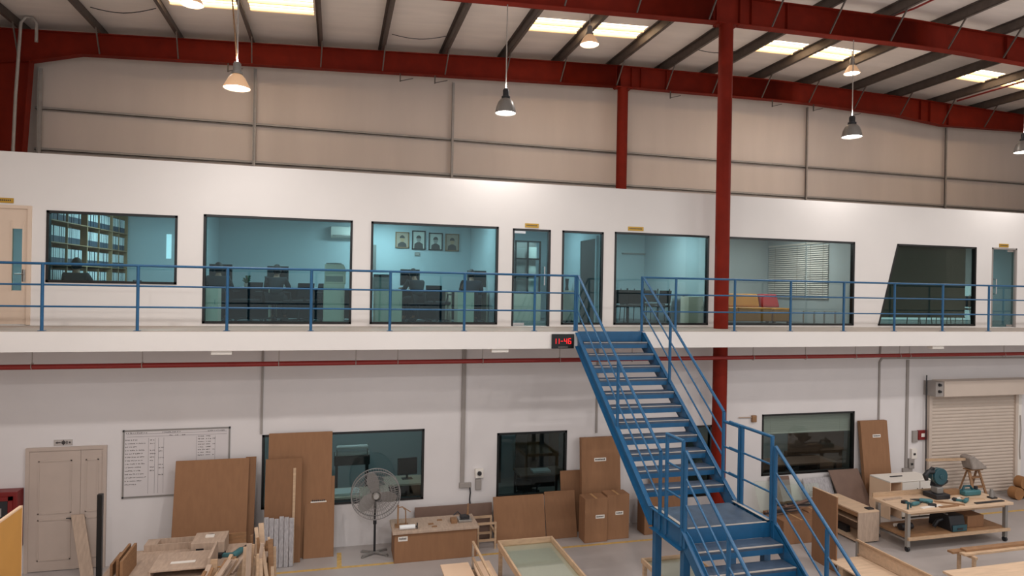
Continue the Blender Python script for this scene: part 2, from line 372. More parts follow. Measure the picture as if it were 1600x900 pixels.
# ------------------------------------------------------------------ red steel frame
def rafter(yc, label, xa, xb, loc_x):
    t = thing('roof_beam', label, 'beam', (loc_x, yc, rb(loc_x)), group='red roof beams')
    ks = [xa]+sorted(x for x in {p[0] for p in TOP} | {p[0] for p in BOT} if xa < x < xb)+[xb]
    w = MB(); fl = MB(); ft = MB()
    for a, b in zip(ks, ks[1:]):
        w.prism([(a, rb(a)+.012), (b, rb(b)+.012), (b, rt(b)-.012), (a, rt(a)-.012)], 'y', yc-.008, yc+.008)
        fl.prism([(a, rb(a)), (b, rb(b)), (b, rb(b)+.016), (a, rb(a)+.016)], 'y', yc-.11, yc+.11)
        ft.prism([(a, rt(a)-.016), (b, rt(b)-.016), (b, rt(b)), (a, rt(a))], 'y', yc-.11, yc+.11)
    w.build('web', M['red'], t); fl.build('bottom_flange', M['red'], t); ft.build('top_flange', M['red'], t)
    for x in PX:
        if not xa+.3 < x < xb-.3: continue
        b = MB(); b.bar((x+.06, yc-.55, rt(x)+.03), (x+.02, yc-.1, rb(x)+.03), .03); b.build('flange_brace', M['purlin'], t)
    return t
far = rafter(4.4, 'red roof beam nearer the back wall, above the office block', -7.9, XR, 8.2)
near = rafter(-.6, 'red roof beam closest to the camera, crossing the top right of the view', -7.9, XR, 8.45)
for t, yc, xs_ in ((far, 4.4, (6.3, 7.95, 8.45, 8.75, 9.6, 19.2, 19.6, 20.4)), (near, -.6, (8.15, 8.75, 9.05, 10.0, 16.6))):
    for x in xs_:
        for s in (-1, 1): MB().box(x-.006, x+.006, yc+s*.01, yc+s*.1, rb(x)+.017, rt(x)-.017).build('stiffener_plate', M['red'], t)
for yc, x, z0, lab in ((4.4, 8.2, 7.61, 'slim red steel column rising behind the office wall top'), (-.6, 8.45, 0, 'tall red steel column standing through the walkway beside the stairs')):
    t = thing('steel_column', lab, 'column', (x, yc, z0))
    MB().lathe([(0, z0), (.16, z0), (.16, rb(x)-.03), (0, rb(x)-.03)], (x, yc, 0), 28).build('shaft', M['red'], t)
    c = MB().box(x-.26, x+.26, yc-.14, yc+.14, rb(x)-.03, rb(x)-.001)
    for i in (-.22, .22):
        for j in (-.1, .1): c.lathe([(0, -.06), (.018, -.06), (.018, -.03), (0, -.03)], (x+i, yc+j, rb(x)), 6)
    c.build('cap_plate', M['red'], t)
t = thing('steel_column', 'wide red steel corner column at the far left', 'column', (-7.6, 4.4, 7.61)); f = MB()
f.prism([(-7.98, 7.61), (-7.25, 7.61), (-7.12, 10.5), (-7.98, 10.9)], 'y', 4.39, 4.41); f.build('web', M['red'], t)
MB().prism([(-7.265, 7.61), (-7.25, 7.61), (-7.1, 10.52), (-7.115, 10.52)], 'y', 4.27, 4.53).build('inner_flange', M['red'], t)
MB().box(-7.995, -7.975, 4.27, 4.53, 7.61, 11.0).build('outer_flange', M['red'], t)
# grey rainwater pipe in the corner
m = MB(); m.tube([(-7.35, 4.1, 7.62), (-7.3, 4.1, 9.6), (-7.22, 4.1, 11.32), (-7.12, 4.1, 11.46), (-6.98, 4.1, 11.46), (-6.9, 4.1, 11.34), (-6.9, 4.1, 10.9)], .035, 10)
tag(m.build('rain_pipe', M['galv'], loc=(-7.35, 4.1, 7.62)), 'thin grey pipe rising up the red corner column', 'pipe')
# red fire pipe under the walkway, with hangers
t = thing('sprinkler_pipe', 'long red pipe hung under the walkway edge', 'pipe', (5, -.75, 3.8)); m = MB(); m.tube([(XL, -.75, 3.81), (6, -.75, 3.83), (22, -.75, 3.86)], .046, 12); m.build('pipe_run', M['redpipe'], t)
for x in (-7.4, -5.0, -3.3, -1.0, .4, 1.2, 2.9, 4.55, 6.2, 9.2, 10.6, 12.0, 13.3, 13.6, 16.6, 18.2):
    m = MB(); m.tube([(x, -.75, 3.86), (x, -.75, H-.344)], .008, 6); m.tube([(x, -.75+.056*math.cos(a*math.pi/6), 3.83+.056*math.sin(a*math.pi/6)) for a in range(12)], .007, 5, True); m.build('hanger_rod', M['galv'], t)
for x in (-2.75, 1.6, 2.55, 9.75, 13.35, 14.9, 16.4):
    m = MB(); z = rb(x); m.bar((x, 4.35, z), (x, 4.35, z-.22), .03); m.bar((x, 4.35, z-.2), (x+.35, 4.35, z-.1), .02); m.build('hanger_bracket', M['purlin'], far)
for x0, y0, x1, y1, sag, l in ((-5.5, 3.2, -4.1, 3.0, .12, 'loose dark cable sagging under the roof at the far left'), (1.3, 3.6, 2.7, 3.5, .1, 'loose dark cable sagging under the roof left of the centre'), (9.7, 3.0, 11.0, 2.9, .08, 'loose dark cable sagging under the roof right of the skylights')):
    pts = [(x0+(x1-x0)*k/8, y0+(y1-y0)*k/8, rt(x0+(x1-x0)*k/8)+.2-sag*math.sin(math.pi*k/8)) for k in range(9)]
    m = MB(); m.tube(pts, .01, 6); tag(m.build('roof_cable', M['dark'], loc=pts[0]), l, 'cable')
# small red branch pipes near the roof
m = MB(); m.tube([(13.0, -.35, 12.15), (13.3, -1.0, 12.2), (13.35, -2.0, 12.22), (13.6, -6, 12.2)], .025, 8); tag(m.build('branch_pipe', M['redpipe'], loc=(13.0, -.35, 12.15)), 'thin red pipe climbing to the roof above the near beam', 'pipe')
m = MB(); m.tube([(20.4, 4.0, 11.98), (20.4, -1, 11.98)], .03, 8); tag(m.build('branch_pipe', M['redpipe'], loc=(20.4, 4, 11.98)), 'thin red pipe running along the roof at the far right', 'pipe')
# ------------------------------------------------------------------ walkway balustrades
def balustrade(xa, xb, posts, label):
    t = thing('balustrade', label, 'railing', ((xa+xb)/2, YE+.04, H))
    for x in posts:
        m = MB(); m.lathe([(0, 0), (.026, 0), (.026, 1.09), (0, 1.09)], (x, YE+.04, H+.008), 10); m.build('post', M['blue'], t)
        MB().box(x-.05, x+.05, YE-.004+.012, YE+.085, H, H+.008).build('base_plate', M['blue'], t)
    for z, r, nm in ((1.1, .022, 'handrail'), (.755, .016, 'mid_rail'), (.4, .016, 'lower_rail')):
        m = MB(); m.tube([(xa, YE+.04, H+z), (xb, YE+.04, H+z)], r, 10); m.build(nm, M['blue'], t)
S0 = -1.8187; SP = 1.3988
balustrade(-7.9, 4.68, [-6.0]+[S0+SP*k for k in range(-2, 5)]+[4.62], 'blue pipe railing along the walkway left of the stairs')
balustrade(6.06, 22.5, [6.08]+[6.8497+SP*k for k in range(0, 11)], 'blue pipe railing along the walkway right of the stairs')
# ------------------------------------------------------------------ staircase
ST = thing('staircase', 'blue steel staircase with landing rising to the walkway', 'staircase', (5.37, -5.2, 0))
LX, RX = 4.68, 6.06; LZ = 2.03; LY0, LY1 = -4.76, -5.66; RI = (H-LZ)/12; GO = (YE-LY0)/12
for x in (LX, RX):
    s = 1 if x == LX else -1; m = MB()
    m.prism([(YE-.002, H), (YE-.002, H-.34), (LY0-.03, LZ-.28), (LY0-.03, LZ+.04), (LY0+.03, LZ+.05)], 'x', x, x-s*.012)
    for a, b in (((YE-.02, H-.03), (LY0+.02, LZ+.03)), ((YE-.02, H-.3), (LY0, LZ-.24))): m.bar((x-s*.035, a[0], a[1]), (x-s*.035, b[0], b[1]), .07, .012, up=(0, 0, 1))
    m.build('stringer', M['blue'], ST)
    n2 = 10; R2 = LZ/n2; Yb = LY1-GO*(n2-1)-.1; m = MB()
    m.prism([(LY1, LZ+.05), (LY1, LZ-.26), (Yb, 0), (Yb-.32, 0), (LY1-.2, LZ-.03)], 'x', x, x-s*.012)
    m.bar((x-s*.035, LY1-.02, LZ+.03), (x-s*.035, Yb-.28, .02), .07, .012); m.build('stringer', M['blue'], ST)
    m = MB(); m.box(x, x-s*.012, LY1, LY0, LZ-.28, LZ+.03); m.box(x, x-s*.07, LY1, LY0, LZ-.28, LZ-.268); m.box(x, x-s*.06, LY1+.03, LY0, LZ+.018, LZ+.03); m.build('landing_beam', M['blue'], ST)
def tread(y0, y1, z):
    m = MB(); m.box(LX+.013, RX-.013, y1, y0, z-.04, z, 0); m.box(LX+.013, RX-.013, y1, y1+.012, z-.115, z-.04, 1); m.box(LX+.013, RX-.013, y1-.004, y1+.03, z-.006, z+.004, 2)
    m.build('tread', [M['tread'], M['blue'], M['galv']], ST)
for k in range(1, 12): tread(YE-GO*(k-1)-.0, YE-GO*k-.02, H-RI*k)
for k in range(1, n2): tread(LY1-GO*(k-1), LY1-GO*k-.02, LZ-R2*k)
m = MB(); m.box(LX+.013, RX-.013, YE-.03, YE-.002, H-.2, H-.004); m.build('top_riser', M['blue'], ST)
m = MB(); m.box(LX+.08, RX-.08, LY1+.01, LY0, LZ-.012, LZ+.006, 0); m.box(LX+.013, RX-.013, LY1, LY1+.014, LZ-.2, LZ+.01, 1); m.box(LX+.013, RX-.013, LY0-.014, LY0, LZ-.2, LZ, 1)
for k in range(4): m.box(LX+.02, RX-.02, LY1+.15+k*.2, LY1+.2+k*.2, LZ-.1, LZ-.013, 1)
m.build('landing_plate', [M['tread'], M['blue']], ST)
for x in (LX, RX-.05): MB().box(x, x+.05, LY1+.016, LY0-.016, LZ+.031, LZ+.036).build('edge_strip', M['galv'], ST)
MB().box(LX+.06, RX-.06, LY1-.002, LY1+.035, LZ+.0105, LZ+.016).build('edge_strip', M['galv'], ST)
for x in (LX+.05, RX-.05):
    for y in (LY0-.04, LY1+.04):
        m = MB(); m.box(x-.05, x+.05, y-.05, y+.05, .012, LZ-.28); m.box(x-.1, x+.1, y-.1, y+.1, 0, .012); m.build('leg', M['blue'], ST)
def rails(x, ya, za, yb, zb, posts):
    """three sloping pipes between two levels (height above nosing line) and their posts"""
    for h, r, nm in ((1.1, .024, 'handrail'), (.74, .015, 'mid_rail'), (.38, .015, 'lower_rail')):
        m = MB(); m.tube([(x, ya, za+h), (x, yb, zb+h)], r, 10); m.build(nm, M['blue'], ST)
    for y, z0, z1 in posts:
        m = MB(); m.lathe([(0, z0), (.028, z0), (.028, z1), (0, z1)], (x, y, 0), 10); m.build('post', M['blue'], ST)
sl = (H-LZ)/(YE-LY0)
for x in (LX-.02, RX+.02):
    yA, yB = YE-.02, -5.0 if x < 5 else -4.42
    zB = H+sl*(yB-YE)
    yp = -3.45 if x < 5 else -2.62; zp = H+sl*(yp-YE)
    rails(x, yA, H, yB, zB, [(yA+.06, H-.3, H+1.1), (yp, zp-.03, zp+1.1), (yB, LZ-.22 if x < 5 else zB-.1, zB+1.1)])
    # landing rails
    y0, y1 = yB-.15, LY1+.0
    for h, r, nm in ((1.22, .024, 'handrail'), (.82, .015, 'mid_rail'), (.42, .015, 'lower_rail')):
        m = MB(); m.tube([(x, y0-.02, LZ+h), (x, y1, LZ+h)], r, 10); m.build(nm, M['blue'], ST)
        if x > 5: m = MB(); m.tube([(x, yB, LZ+h-.02), (x, -4.86, LZ+h-.02)], r, 10); m.build('mid_rail', M['blue'], ST)
    for y in ((y0-.04, y1+.02, y1-.06) if x < 5 else (-4.86, -4.93, y1+.02, y1-.06)):
        z1 = LZ+1.22 if y != y1-.06 else LZ+1.1
        m = MB(); m.lathe([(0, LZ-.22), (.028, LZ-.22), (.028, z1), (0, z1)], (x, y, 0), 10); m.build('post', M['blue'], ST)
    s2 = R2/GO; yE = Yb-.15
    rails(x, LY1-.06, LZ, yE, LZ+s2*(yE-LY1), [(y, LZ+s2*(y-LY1)-.05, LZ+s2*(y-LY1)+1.1) for y in ((-6.75, -8.2))])
# ------------------------------------------------------------------ high-bay lamps
def lamp(name_label, p, ztop, dia, white=False, two=False, w=None):
    """p = centre of the lamp rim"""
    t = thing('high_bay_lamp', name_label, 'lamp', p, group='high-bay lamps', world=False); R = dia/2
    pr = [(R, 0), (R*.98, .04), (R*.9, .13), (R*.74, .22), (R*.54, .28), (R*.34, .305)] if not white else [(R, 0), (R*.98, .02), (R*.62, .17), (R*.4, .22), (R*.3, .23)]
    zt_ = pr[-1][1]
    MB().lathe(pr+[(r*.96, z-.004) for r, z in pr[::-1]], n=28).build('reflector', M['bowlw'] if white else M['bowl'], t)
    MB().lathe([(0, .012), (R*.95, .012), (R*.95, .022), (0, .022)], n=28).build('lens', M['lampglow'], t)
    MB().lathe([(0, zt_), (R*.42, zt_), (R*.42, zt_+.04), (R*.3, zt_+.05), (R*.3, zt_+.17), (R*.2, zt_+.2), (0, zt_+.2)], n=20).build('gear_housing', M['dark'] if not white else M['bowl'], t)
    m = MB(); m.tube([(0, 0, zt_+.19), (0, 0, ztop-p[2])], .012, 8); m.build('drop_rod', M['galv'], t)
    if two: m = MB(); m.tube([(0, 0, zt_+.2), (-.22, -.2, ztop-p[2])], .012, 8); m.build('drop_rod', M['woodd'], t)
    if ztop-p[2] > 1.2: area('lamp_uplight', (0, 0, zt_+.21), R*.5, R*.5, 9 if not w else 55, LAMP_COL, rot=(math.pi, 0, 0), shape='DISK', parent=t)  # upward light added above the housing to brighten the roof
    area('lamp_light', (0, 0, -.003), R*1.7, R*1.7, w or LAMP_W, LAMP_COL, shape='DISK', parent=t)
    return t
def onray(u, v, Y): return tuple(at(u, v, Y=Y))
lamp('pale conical lamp hung on two rods, upper left', onray(370, 138, -2.1), rt(-1.6)+.1, .42, True, True)
lamp('dark bowl lamp on a long rod, centre of the view', onray(790, 177, -.6), rb(3.3)-.01, .43)
lamp('dark bowl lamp hung at the right under the near beam', onray(1331, 214, -.6), rb(11.9)-.01, .46)
lamp('lamp half cut off by the right edge of the view', onray(1600, 238, -.6), rb(17.3)-.03, .46)
lamp('pale lamp close under the roof beside the middle skylights', onray(921, 70, .45), rt(5.4)+.05, .43, True)
lamp('small pale lamp close under the roof beside the right skylights', onray(1331, 115, 1.6), rt(13)+.05, .42, True)
lamp('glaring lamp in front of the left skylights', onray(300, 7, .4), rt(-2.9)+.05, .43, True)
for i, (x, y) in enumerate([(-4, -6.3), (2, -6.3), (8, -8.6), (14, -6.3), (20, -6.3), (-2, -12), (6, -12.3), (14, -12)]):
    lamp('dark bowl lamp of the rows over the shop floor, outside the view', (x, y, 9.0), rt(x), .46, w=ROW_W)
# ------------------------------------------------------------------ wall services
def trunk(label, pts, w, d=.03, nm='cable_trunking', m='conduit'):
    b = MB()
    for p, q in zip(pts, pts[1:]): b.bar((p[0], -d/2-.001, p[1]), (q[0], -d/2-.001, q[1]), w, d, up=(0, 1, 0))
    return tag(b.build(nm, M[m], loc=(pts[-1][0], -.001, pts[-1][1])), label, 'conduit')
trunk('thin grey conduit dropping left of the fan window', [(-1.36, H-.345), (-1.36, 2.36)], .04)
trunk('wide grey trunking dropping right of the fan to a switch', [(2.665, H-.345), (2.665, 1.16)], .085, .05)
tag(MB().box(2.6, 2.86, -.06, -.001, 1.06, 1.16).build('socket_box', M['conduit'], loc=(2.73, 0, 1.06), bevel=.006), 'small grey box at the foot of the wide trunking', 'socket')
m = MB(); m.tube([(2.83, -.03, 1.1), (2.84, -.06, .95), (2.83, -.05, .8), (2.85, -.05, .62)], .016, 8); tag(m.build('power_cable', M['dark'], loc=(2.83, -.03, .62)), 'short black cable hanging from the grey socket box', 'cable')
t = thing('isolator_switch', 'grey isolator switch on the wall right of the fan window', 'switch', (3.02, -.001, 1.0))
MB().box(2.94, 3.12, -.07, -.001, 1.25, 1.44).build('switch_body', M['label'], t, .01); m = MB(); m.lathe([(0, 0), (.05, 0), (.04, .04), (0, .04)], n=14, T=Matrix.Translation((3.03, -.07, 1.35)) @ Matrix.Rotation(math.pi/2, 4, 'X')); m.build('knob', M['dark'], t)
MB().box(2.95, 3.08, -.06, -.001, 1.0, 1.22).build('cover', M['conduit'], t, .008)
trunk('thin grey conduit dropping behind the staircase', [(5.71, H-.345), (5.71, 2.1)], .04)
trunk('grey conduit left of the shutter with a run to the right', [(18.6, 3.66), (13.5, 3.69), (13.43, 3.6), (13.43, 1.2)], .045, nm='cable_conduit')
trunk('grey conduit dropping to the switches beside the shutter', [(14.32, 3.64), (14.32, .86)], .075)
trunk('short grey conduit hanging from the slab near the shutter', [(13.46, H-.345), (13.43, 3.73)], .04, nm='cable_conduit')
for x, z, s, l in ((14.44, .95, .2, 'lower grey switch box beside the red call point'), (14.52, 1.2, .16, 'upper cream switch box beside the red call point')):
    t = thing('switch_box', l, 'switch', (x, -.001, z)); MB().box(x-.07, x+.1, -.07, -.001, z-.12, z+.14).build('switch_body', M['conduit'] if s > .18 else M['label'], t, .008)
    MB().box(x-.02, x+.04, -.085, -.071, z-.02, z+.03).build('rocker', M['dark'], t)
tag(MB().box(14.2, 14.5, -.05, -.001, .74, .85).build('socket_box', M['conduit'], loc=(14.3, 0, .74), bevel=.006), 'grey socket box under the conduit by the shutter', 'socket')
m = MB(); m.tube([(14.36, -.03, .76), (14.38, -.07, .55), (14.36, -.06, .42), (14.48, -.08, .3)], .018, 8); tag(m.build('power_cable', M['dark'], loc=(14.36, -.03, .3)), 'black cable hanging from the socket box by the shutter', 'cable')
t = thing('fire_call_point', 'small red fire call point on the wall left of the shutter', 'alarm', (14.8, -.001, 1.56)); MB().box(14.66, 14.95, -.06, -.001, 1.56, 1.81).build('case', M['redbox'], t, .01); MB().box(14.75, 14.86, -.066, -.06, 1.64, 1.73).build('push_plate', M['label'], t)
tag(MB().box(14.5, 14.65, -.045, -.001, 1.5, 1.8).build('notice', M['conduit'], loc=(14.57, 0, 1.5)), 'pale grey notice left of the red call point', 'notice')
t = thing('wall_fitting', 'small brown pipe fitting on the wall left of the lower right window', 'fitting', (9.75, -.001, 2.2)); m = MB(); m.tube([(9.35, -.03, 2.32), (9.72, -.03, 2.31)], .012, 6); m.build('pipe_stub', M['wood2'], t); MB().box(9.7, 9.82, -.07, -.001, 2.2, 2.36).build('valve_body', M['woodd'], t, .01)
# emergency lights under the walkway edge
for x, l in ((-1.9, 'white lamp box under the slab above the whiteboard'), (3.1, 'white lamp box under the slab above the middle window'), (13.75, 'white lamp box under the slab near the shutter')):
    tag(MB().box(x-.17, x+.17, YE+.05, YE+.2, H-.343-.075, H-.3435).build('emergency_light', M['label'], loc=(x, YE+.12, H-.42), bevel=.008), l, 'light')
# digital clock on the walkway edge
t = thing('digital_clock', 'black digital wall clock with red digits reading 11-46', 'clock', (4.35, YE-.03, 4.14))
MB().box(4.12, 4.58, YE-.05, YE-.001, 4.14, 4.425).build('case', M['black'], t, .008)
SEG = dict(a=(0, 1, 1, 1), g=(0, .5, 1, .5), d=(0, 0, 1, 0), f=(0, .5, 0, 1), e=(0, 0, 0, .5), b=(1, .5, 1, 1), c=(1, 0, 1, .5))
def digit(x, segs):
    m = MB()
    for s in segs:
        q = SEG[s]; w, h = .05, .1
        m.bar((x+q[0]*w, YE-.053, 4.235+q[1]*h), (x+q[2]*w, YE-.053, 4.235+q[3]*h), .01, .005, up=(0, 1, 0))
    m.build('digit', M['led'], t)
digit(4.15, 'bc'); digit(4.215, 'bc'); digit(4.375, 'fgbc'); digit(4.46, 'afgedc'); m = MB(); m.bar((4.3, YE-.053, 4.285), (4.345, YE-.053, 4.285), .01, .005, up=(0, 1, 0)); m.build('dash', M['led'], t)
MB().box(4.25, 4.45, YE-.054, YE-.0505, 4.165, 4.175).build('caption', M['conduit'], t)
# brass name plates over the doors
for x0, x1, z0, l in ((-5.95, -5.62, 6.68, 'brass name plate over the cream door at the far left'), (3.96, 4.27, 6.64, 'brass name plate over the left glass door'), (6.4, 6.78, 6.67, 'brass name plate over the meeting room window'), (17.32, 17.64, 6.66, 'brass name plate over the right glass door')):
    t = thing('name_plate', l, 'sign', ((x0+x1)/2, -.001, z0)); MB().box(x0, x1, -.015, -.001, z0, z0+.09).build('plate', M['gold'], t); m = MB()
    n = 9
    for k in range(n): m.box(x0+.03+(x1-x0-.06)*k/n, x0+.03+(x1-x0-.06)*(k+.7)/n, -.017, -.0152, z0+.035, z0+.06)
    m.build('lettering', M['ink'], t)
# sign over the double door
t = thing('door_sign', 'small grey pictogram sign above the double door', 'sign', (-4.77, -.001, 2.28)); MB().box(-4.92, -4.62, -.012, -.001, 2.285, 2.39).build('plate', M['silver'], t); m = MB()
m.prism([(-4.9, 2.337), (-4.86, 2.36), (-4.86, 2.347), (-4.81, 2.347), (-4.81, 2.328), (-4.86, 2.328), (-4.86, 2.315)], 'y', -.015, -.0125)
m.lathe([(0, 0), (.035, 0), (.035, .003), (0, .003)], n=16, T=Matrix.Translation((-4.765, -.0125, 2.337)) @ Matrix.Rotation(math.pi/2, 4, 'X')); m.box(-4.77, -4.76, -.0155, -.0125, 2.29, 2.385)
m.box(-4.72, -4.7, -.015, -.0125, 2.31, 2.365); m.box(-4.68, -4.65, -.015, -.0125, 2.32, 2.35); m.build('pictogram', M['ink'], t)
# ------------------------------------------------------------------ roller shutter
t = thing('roller_shutter', 'cream roller shutter door at the right end of the wall', 'shutter', (16.5, -.1, 0)); m = MB(); n = 30
pts = []
for k in range(n):
    z = .06+k*(2.66/n); pts += [(-.05, z), (-.066, z+.015), (-.072, z+.042), (-.066, z+.07), (-.05, z+.086)]
m.prism([(-.03, .06)]+pts+[(-.05, 2.72), (-.03, 2.72)], 'x', 14.99, 17.9); m.build('curtain', M['shutter'], t)
MB().box(14.99, 17.9, -.085, -.03, 0, .06).build('bottom_bar', M['galv'], t)
m = MB(); m.box(14.94, 15.03, -.12, -.001, 0, 2.74); m.build('guide_rail', M['shutter'], t); m = MB(); m.box(17.87, 17.96, -.12, -.001, 0, 2.74); m.build('guide_rail', M['shutter'], t)
MB().box(15.12, 18.25, -.38, -.001, 2.72, 3.12).build('hood', M['shutter'], t, .006)
m = MB(); m.box(14.86, 15.115, -.36, -.001, 2.73, 3.1); m.build('end_plate', M['conduit'], t)
for z in (2.86, 3.03): MB().lathe([(0, 0), (.04, 0), (.03, .06), (0, .06)], n=12, T=Matrix.Translation((14.97, -.36, z)) @ Matrix.Rotation(math.pi/2, 4, 'X')).build('axle_bolt', M['dark'], t)
m = MB(); m.tube([(14.85, -.1, 3.25), (14.84, -.1, 3.0), (14.87, -.1, 1.0), (14.87, -.1, .1)], .014, 6); m.build('pull_chain', M['dark'], t)
m = MB(); m.box(18.02, 18.15, -.06, -.001, 0.02, 2.7); tag(m.build('cable_trunking', M['label'], loc=(18.1, 0, 0)), 'white trunking on the right jamb of the shutter', 'conduit')
m = MB(); m.tube([(18.08, -.08, 2.1), (18.1, -.09, 1.7), (18.08, -.08, 1.2), (18.1, -.08, .9)], .012, 6); tag(m.build('power_cable', M['galv'], loc=(18.08, -.08, .9)), 'grey cable hanging right of the shutter', 'cable')
# fire hose cabinet
t = thing('fire_hose_cabinet', 'red fire hose cabinet beside the double door', 'cabinet', (-5.85, -.15, .6)); m = MB(); m.box(-6.35, -5.38, -.25, -.001, .5, 1.55); m.build('case', M['redbox'], t, .01)
m = MB()
for q in ((-6.28, -5.45, 1.4, 1.47), (-6.28, -5.45, .58, .65), (-6.28, -6.21, .58, 1.47), (-5.52, -5.45, .58, 1.47)): m.box(q[0], q[1], -.268, -.251, q[2], q[3])
m.build('door_frame', M['redbox'], t); MB().box(-6.2, -5.53, -.256, -.252, .66, 1.39).build('window', M['dark'], t); MB().box(-5.85, -5.62, -.262, -.257, 1.12, 1.27).build('label_plate', M['conduit'], t)
# ------------------------------------------------------------------ whiteboard
t = thing('whiteboard', 'large whiteboard with handwritten job lists on the left wall', 'whiteboard', (-2.87, -.001, 1.25)); x0, x1, z0, z1 = -3.79, -1.93, 1.25, 2.52
MB().box(x0+.02, x1-.02, -.015, -.001, z0+.02, z1-.02).build('panel', M['board'], t); m = MB()
for q in ((x0, x1, z0, z0+.025), (x0, x1, z1-.025, z1), (x0, x0+.025, z0, z1), (x1-.025, x1, z0, z1)): m.box(q[0], q[1], -.025, -.001, q[2], q[3])
m.build('frame', M['bowl'], t)
for x in (x0, x1):
    for z in (z0, z1): MB().box(x-.025 if x == x1 else x-.005, x+.005 if x == x1 else x+.025, -.03, -.001, z-.03 if z == z1 else z-.005, z+.005 if z == z1 else z+.03).build('corner_cap', M['dark'], t)
rnd = random.Random(3); ln = MB(); wr = MB()
for x in (-3.36, -3.25, -3.19, -3.1, -2.53, -2.2): ln.box(x, x+.004, -.0165, -.0152, z0+.06 if x < -3 else 1.9, 2.36)
for z in (2.44, 2.39): ln.box(x0+.06, x1-.06, -.0165, -.0152, z, z+.005)
def scribble(x, w, z, h=.026):
    e = x+w
    while x < e:
        s = rnd.uniform(.012, .03); hh = h*rnd.uniform(.5, 1); wr.bar((x, -.0158, z+rnd.uniform(-.004, .004)), (x+s*.8, -.0158, z+hh*rnd.uniform(-.2, .5)), .009, .001, up=(0, 1, 0)); wr.box(x, x+.005, -.0165, -.0152, z-hh*.4, z+hh*.6); x += s+rnd.choice((0, .003, .015))
scribble(-3.74, .36, 2.46); scribble(-3.12, .3, 2.46); scribble(-2.33, .3, 2.46)
for k in range(14): scribble(-3.75, rnd.uniform(.18, .36), 2.33-k*.064)
for k in (0, 1, 3, 4, 5, 6, 8, 9): scribble(-3.33, .07, 2.32-k*.064)
for k in (2, 3, 5, 7, 8, 10): scribble(-3.18, .07, 2.3-k*.064)
for k in range(8): scribble(-2.5, .1, 2.36-k*.052); scribble(-2.36, .07, 2.36-k*.052); scribble(-2.24, .03, 2.36-k*.052) if k % 2 else None
for x in (-3.0, -2.9, -2.78): scribble(x, .06, 2.4)
ln.build('ruled_lines', M['pink'], t); wr.build('handwriting', M['ink'], t)
# ------------------------------------------------------------------ offices behind the glass
def office_lamp(x, y, w=OFFICE_W, z=H+2.62, sx=1.1, room='', col=OFFICE_COL):
    t = thing('ceiling_light', f'white ceiling light panel {room}', 'lamp', (x, y, z-.05), world=False, group='office ceiling lights')
    MB().box(-sx/2-.03, sx/2+.03, -.17, .17, 0.005, .049).build('housing', M['label'], t); MB().box(-sx/2, sx/2, -.14, .14, 0, .005).build('diffuser', M['tube'], t)
    area('office_light', (0, 0, -.006), sx, .28, w, col, parent=t)
xc = lambda a, b: (a+b)/2
office_lamp(-3.6, 1.9, 60, room='in the record room'); office_lamp(-1.4, 1.6, 30, room='over the left desks'); office_lamp(1.05, 2.9, 66, room='over the copier cabinet'); office_lamp(2.5, 1.6, 26, room='over the right desks')
office_lamp(4.6, 2.0, 44, room='in the glass door lobby'); office_lamp(7.4, 1.6, 78, room='in the meeting room'); office_lamp(11.6, 1.9, 62, room='in the sofa room', col=(1, .98, .95)); office_lamp(15.6, 2.6, 9, room='in the darkened room'); office_lamp(21.0, 1.8, 50, room='behind the right glass door', col=(1, 1, 1)); office_lamp(-6.4, 1.9, 40, room='behind the cream door')
office_lamp(.3, 2.0, 30, z=H-.343, room='in the workshop office'); office_lamp(4.6, 2.8, 9, z=H-.343, room='in the dark store'); office_lamp(11.4, 1.2, 44, z=H-.343, room='in the lower right room', col=(1, 1, .98)); office_lamp(8.2, 2.4, 5, z=H-.343, room='in the store behind the stairs')
# ---- record room: bookcase with binders
BT = -math.atan(.27/3.77); BO = Vector((-5.13, .14, H)); BR = Matrix.Translation(BO) @ Matrix.Rotation(BT, 4, 'Z')
t = thing('bookcase', 'oak bookcase full of binders along the left wall of the record room', 'bookcase', BO, BT, world=False)
bays = [(.0, 1.638), (1.638, 2.908), (2.908, 3.79)]; SH = [.1, .31, .72, 1.14, 1.555, 1.97, 2.42]
for y in (.0, 1.638, 2.908, 3.79): MB().box(-.3, 0, y-.018, y+.018, 0, 2.44).build('upright', M['shelf'], t)
MB().box(-.308, -.301, -.018, 3.808, 0, 2.44).build('back_panel', M['shelf'], t)
for z in SH:
    for a, b in bays: MB().box(-.3, 0, a+.019, b-.019, z-.02, z).build('shelf', M['shelf'], t)
for a, b in bays:
    for z, z2 in zip(SH[2:], SH[3:]): MB().box(-.28, -.02, (a+b)/2-.008, (a+b)/2+.008, z+.001, z2-.021).build('divider', M['shelf'], t)
rows = ['fourth', 'third', 'second', 'top']; bn = ['near', 'middle', 'far']
bsrc = MB(); bsrc.box(-.27, 0, -.036, .036, 0, .31, 0); bsrc.box(0, .002, -.029, .029, .12, .3, 1)
b0 = bsrc.build('binder', [M['blueb'], M['paper']]); first = True
for bi, (a, b) in enumerate(bays):
    for ri, z in enumerate(SH[2:6]):
        for hi, (p, q) in enumerate(((a+.03, (a+b)/2-.015), ((a+b)/2+.015, b-.03))):
            n = int((q-p)/.078)-(0 if hi == 0 else rnd.choice((0, 1, 2)))
            for k in range(n):
                o = b0 if first else b0.copy()
                if not first: COL.objects.link(o)
                first = False; o.location = BR @ Vector((-.02-rnd.uniform(0, .015), p+.039+k*.078, z+.001)); o.rotation_euler = (0, 0, BT)
                tag(o, f'white-spined blue binder on the {rows[ri]} shelf, {"left" if hi == 0 else "right"} half of the {bn[bi]} bookcase bay', 'binder', f'binders on the {rows[ri]} shelf, {bn[bi]} bay, {"left" if hi == 0 else "right"} half')
